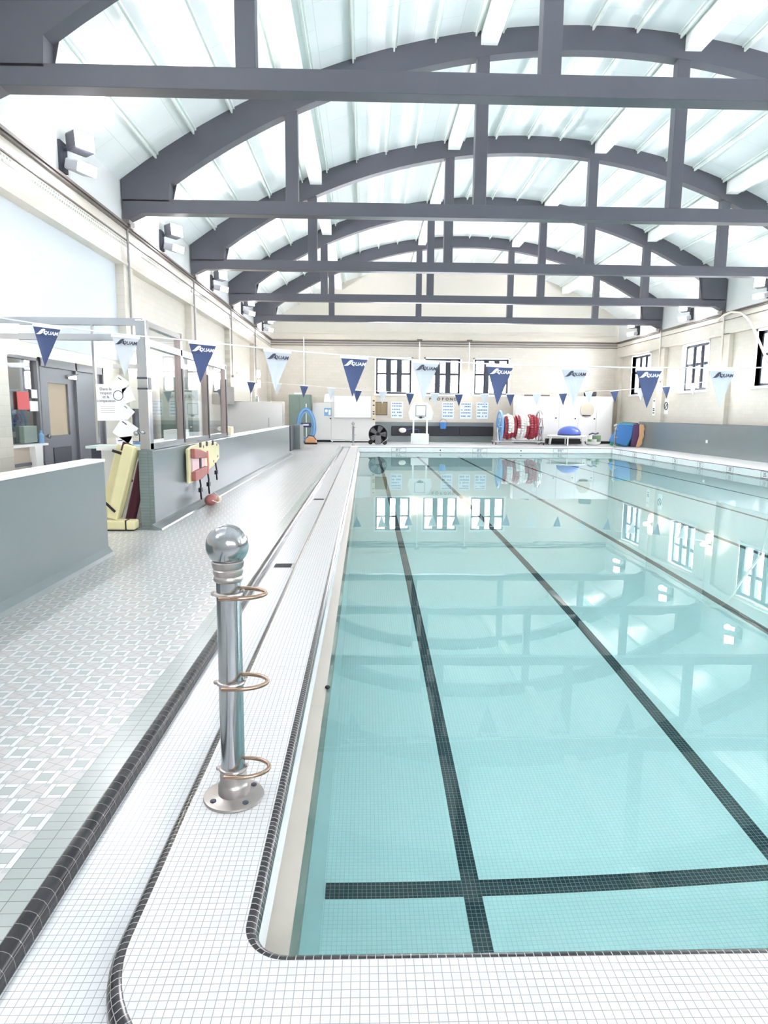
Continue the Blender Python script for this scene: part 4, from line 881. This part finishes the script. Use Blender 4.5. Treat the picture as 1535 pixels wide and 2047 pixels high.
# small trampoline with balance dome
TP = thing('trampoline', 'low white-framed trampoline below the blue balance dome', 'trampoline', (9.15, 30.4, 0))
b = B(); b.torus((9.15, 30.4, .41), .84, .03, 'Z', 36, 8); obj('rim', b, m_white, TP, smooth=True)
b = B(); b.lathe([(.82, .40), (.82, .415)], (9.15, 30.4, 0), 36); obj('bed', b, m_whitecap, TP)
for k in range(6):
    a = k * PI / 3 + .3; p = (9.15 + .8 * math.cos(a), 30.4 + .8 * math.sin(a)); b = B(); b.tube((p[0], p[1], .40), (9.15 + .86 * math.cos(a), 30.4 + .86 * math.sin(a), 0), .03); obj('leg', b, m_white, TP)
b = B(); b.box(8.5, 10.1, 31.32, 31.68, 0, .25); tag(obj('black_step', b, m_black, bevel=.03), 'long black exercise step on the floor behind the trampoline', 'exercise step')
BS = thing('balance_dome', 'blue half-ball balance dome on the white trampoline', 'balance dome', (9.26, 30.4, .442))
b = B(); b.lathe([(.50, .03), (.515, .08), (.50, .16), (.43, .26), (.30, .35), (.14, .40), (.01, .41)], (9.26, 30.4, .442), 36); obj('dome', b, m_bosu, BS, smooth=True)
b = B(); b.lathe([(.50, 0), (.52, .02), (.52, .05), (.5, .06)], (9.26, 30.4, .442), 36); obj('base_ring', b, m_navy, BS, smooth=True)
FB = thing('foam_weight_stack', 'white bowl stacked with green and white foam dumbbells', 'dumbbell stack', (10.38, 30.4, 0))
b = B(); b.lathe([(.22, 0), (.30, .04), (.34, .16), (.31, .16), (.2, .04)], (10.38, 30.4, 0), 24); obj('bowl', b, m_wfloat, FB, smooth=True)
for zz in (.20, .34):
    for k, x in enumerate((10.2, 10.42, 10.6)):
        b = B(); b.lathe([(.09, -.1), (.1, -.06), (.1, .06), (.09, .1)], (x, 30.35, zz), 14); obj('foam_weight', b, (m_grn, m_wfloat, m_green)[(k + (zz > .3)) % 3], FB, smooth=True)
b = B(); b.path([(10.15, 30.35, .47), (10.3, 30.3, .54), (10.45, 30.35, .5), (10.6, 30.4, .55)], .03, 8); obj('strap', b, m_navy, FB)
# kickboards leaning at the end of the right half wall
def board(poly, y, th, m, label, name='kickboard', lean_=.0):
    K = thing(name, label, 'kickboard', (sum(p[0] for p in poly) / len(poly), y, 0), 'mats and boards leaning by the right half wall')
    b = B(); b.prism(poly, y, y + th, 'XZ'); obj('foam', b, m, K, bevel=.03, seg=3); return K
board([(10.50, .30), (10.53, .24), (11.20, .04), (11.29, .09), (11.70, .86), (11.65, .93), (10.95, 1.0), (10.86, .96)], 28.70, .07, m_blue, 'large bright blue mat, frontmost of those leaning at the right half wall')
board([(10.56, .10), (10.62, .05), (11.32, .004), (11.38, .06), (11.74, .90), (11.70, 1.0), (11.0, 1.06), (10.9, 1.0)], 28.80, .07, m_teal, 'teal-green mat showing behind the bright blue one')
board([(11.0, .03), (11.62, .005), (11.80, .6), (11.82, 1.03), (11.1, 1.08)], 28.92, .07, m_navy, 'dark navy mat behind the teal one')
board([(11.42, .05), (11.55, .005), (11.66, .02), (11.78, .5), (11.82, .95), (11.72, 1.0), (11.5, .98)], 28.62, .06, m_purple, 'purple board right of the blue mat')
board([(11.60, .02), (11.74, .006), (11.88, .15), (11.86, .32), (11.93, .45), (11.90, .66), (11.94, .80), (11.88, .97), (11.70, .98), (11.72, .5)], 28.50, .06, m_peach, 'peach-yellow wavy-edged board nearest the grey half wall')
# things on the right cabinets
for k, (x, lab) in enumerate(((6.98, 'white pole end on the cabinet top, leftmost of three'), (7.55, 'grey pole end on the cabinet top, middle of three'), (8.35, 'grey pole end on the cabinet top, rightmost of three'))):
    b = B(); b.tube((x - .2 + .15, 31.95, 2.25), (x + .35, 31.9, 2.25), .03); tag(obj('storage_pole', b, m_wfloat if k == 0 else m_pipe), lab, 'pole', 'poles on top of the right cabinet')
b = B(); b.box(10.4, 10.95, 31.85, 32.2, 2.22, 2.48); tag(obj('black_bag', b, m_black, bevel=.08, seg=3), 'black bag on top of the tall white cabinet', 'bag')
b = B(); b.tube((10.47, 31.725, 1.58), (10.47, 31.745, 1.58), .335, seg=32); bd_ = tag(obj('round_panel', b, m_beige), 'round beige disc hanging on the right white cabinet', 'disc')
b = B(); b.box(10.25, 10.65, 31.715, 31.725, 1.30, 1.36); obj('lettering', b, m_txt, bd_, world=False)
for k, (x, z, lab) in enumerate(((7.55, 1.95, 'small paper on the white cabinet above the reel, left one'), (7.85, 1.78, 'small paper on the white cabinet above the reel, right one'))):
    b = B(); b.box(x + .15, x + .37, 31.74, 31.748, z - .12, z + .1); tag(obj('paper_note', b, m_paper), lab, 'paper note')

# ================================================================== PIPES, SIGNS, SMALL THINGS
for k, y in enumerate(TR[1:]):
    b = B(); b.tube((XL + .035, y + .10, 4.80), (XL + .035, y + .10, 2.55), .022, seg=8).lathe([(.05, -.04), (.05, .04)], (XL + .035, y + .10, 2.55), 10)
    tag(obj('conduit', b, m_conduit_d), f'grey vertical conduit below the {["nearest", "second nearest", "third nearest", "farthest"][k]} truss foot visible on the left wall', 'conduit', 'wall conduits')
for k, y in enumerate(TR[2:]):
    b = B(); b.tube((XR - .035, y - .02, 4.80), (XR - .035, y - .02, 2.75), .03, seg=8)
    tag(obj('conduit', b, m_conduit), f'cream vertical conduit below the {["out-of-frame", "larger", "farthest"][k]} truss foot on the right wall', 'conduit', 'wall conduits')
for k, (x, z, lab) in enumerate(((-2.93, 2.55, 'thin white conduit on the far wall above the blue hose'), (2.55, 2.95, 'thin white conduit on the far wall above the left sconce'), (4.92, 2.95, 'thin white conduit on the far wall above the right sconce'))):
    CD = thing('conduit', lab, 'conduit', (x, YF - .12, z), 'wall conduits'); b = B(); b.tube((x, YF - .13, 4.9 if k == 0 else 4.78), (x, YF - .13, z), .028, seg=8); obj('pipe', b, m_white, CD)
    if k: b = B(); b.box(x - .12, x + .12, YF - .2, YF - .1, 4.73, 4.84); obj('junction_box', b, m_pipe, CD)
b = B(); b.path([(11.9, 23.0, 4.55), (11.9, 22.7, 4.68), (11.9, 22.2, 4.72), (11.9, 21.66, 4.62), (11.9, 21.3, 4.43), (11.9, 21.04, 4.231), (11.9, 20.7, 3.86), (11.9, 20.394, 3.489), (11.9, 19.928, 2.938), (11.9, 19.4, 2.3), (11.9, 19.2, 1.1)], .035, 10)
tag(obj('hose', b, mat('cream_hose', (226, 220, 208), .5), smooth=True), 'cream hose curving down the right wall from the truss foot', 'hose')
SG = thing('prohibition_sign', 'small white sign with a barred circle on the right wall', 'sign', (12.2, 27.25, 1.72))
b = B(); b.box(xr - .012, xr, 26.98, 27.36, 1.42, 2.02); obj('plate', b, m_paper, SG)
b = B(); b.torus((xr - .016, 27.17, 1.74), .15, .018, 'X', 28, 6).tube((xr - .016, 27.06, 1.86), (xr - .016, 27.28, 1.62), .016); obj('barred_circle', b, m_txt, SG)
SG = thing('wall_sign', 'narrow white notice on the right wall left of the barred-circle sign', 'sign', (12.2, 28.4, 1.4))
b = B(); b.box(xr - .012, xr, 28.2, 28.5, 1.35, 2.1); obj('plate', b, m_paper, SG)
for z in (1.45, 1.55, 1.62, 1.95):
    b = B(); b.box(xr - .014, xr - .012, 28.26, 28.44, z, z + .04); obj('lettering', b, m_txt, SG)
for k, (y, lab) in enumerate(((6.18, 'small metal drain grate in the gutter, the nearer one'), (11.05, 'small metal drain grate in the gutter, the farther one'))):
    DG = thing('drain_grate', lab, 'drain grate', (-.77, y, -.055), 'gutter drains'); b = B(); b.box(-.10, .10, -.09, .09, 0, .004); obj('frame', b, m_steel, DG, world=False)
    b = B()
    for q in range(6): b.box(-.08, .08, -.075 + q * .027, -.063 + q * .027, .004, .006)
    obj('slots', b, m_black, DG, world=False)
b = B(); b.lathe([(.012, 0), (.016, .006), (.012, .014)], (-.215, 3.72, -.216), 12); tag(obj('drain_plug', b, m_black), 'tiny black plug on the pool gutter lip', 'plug')
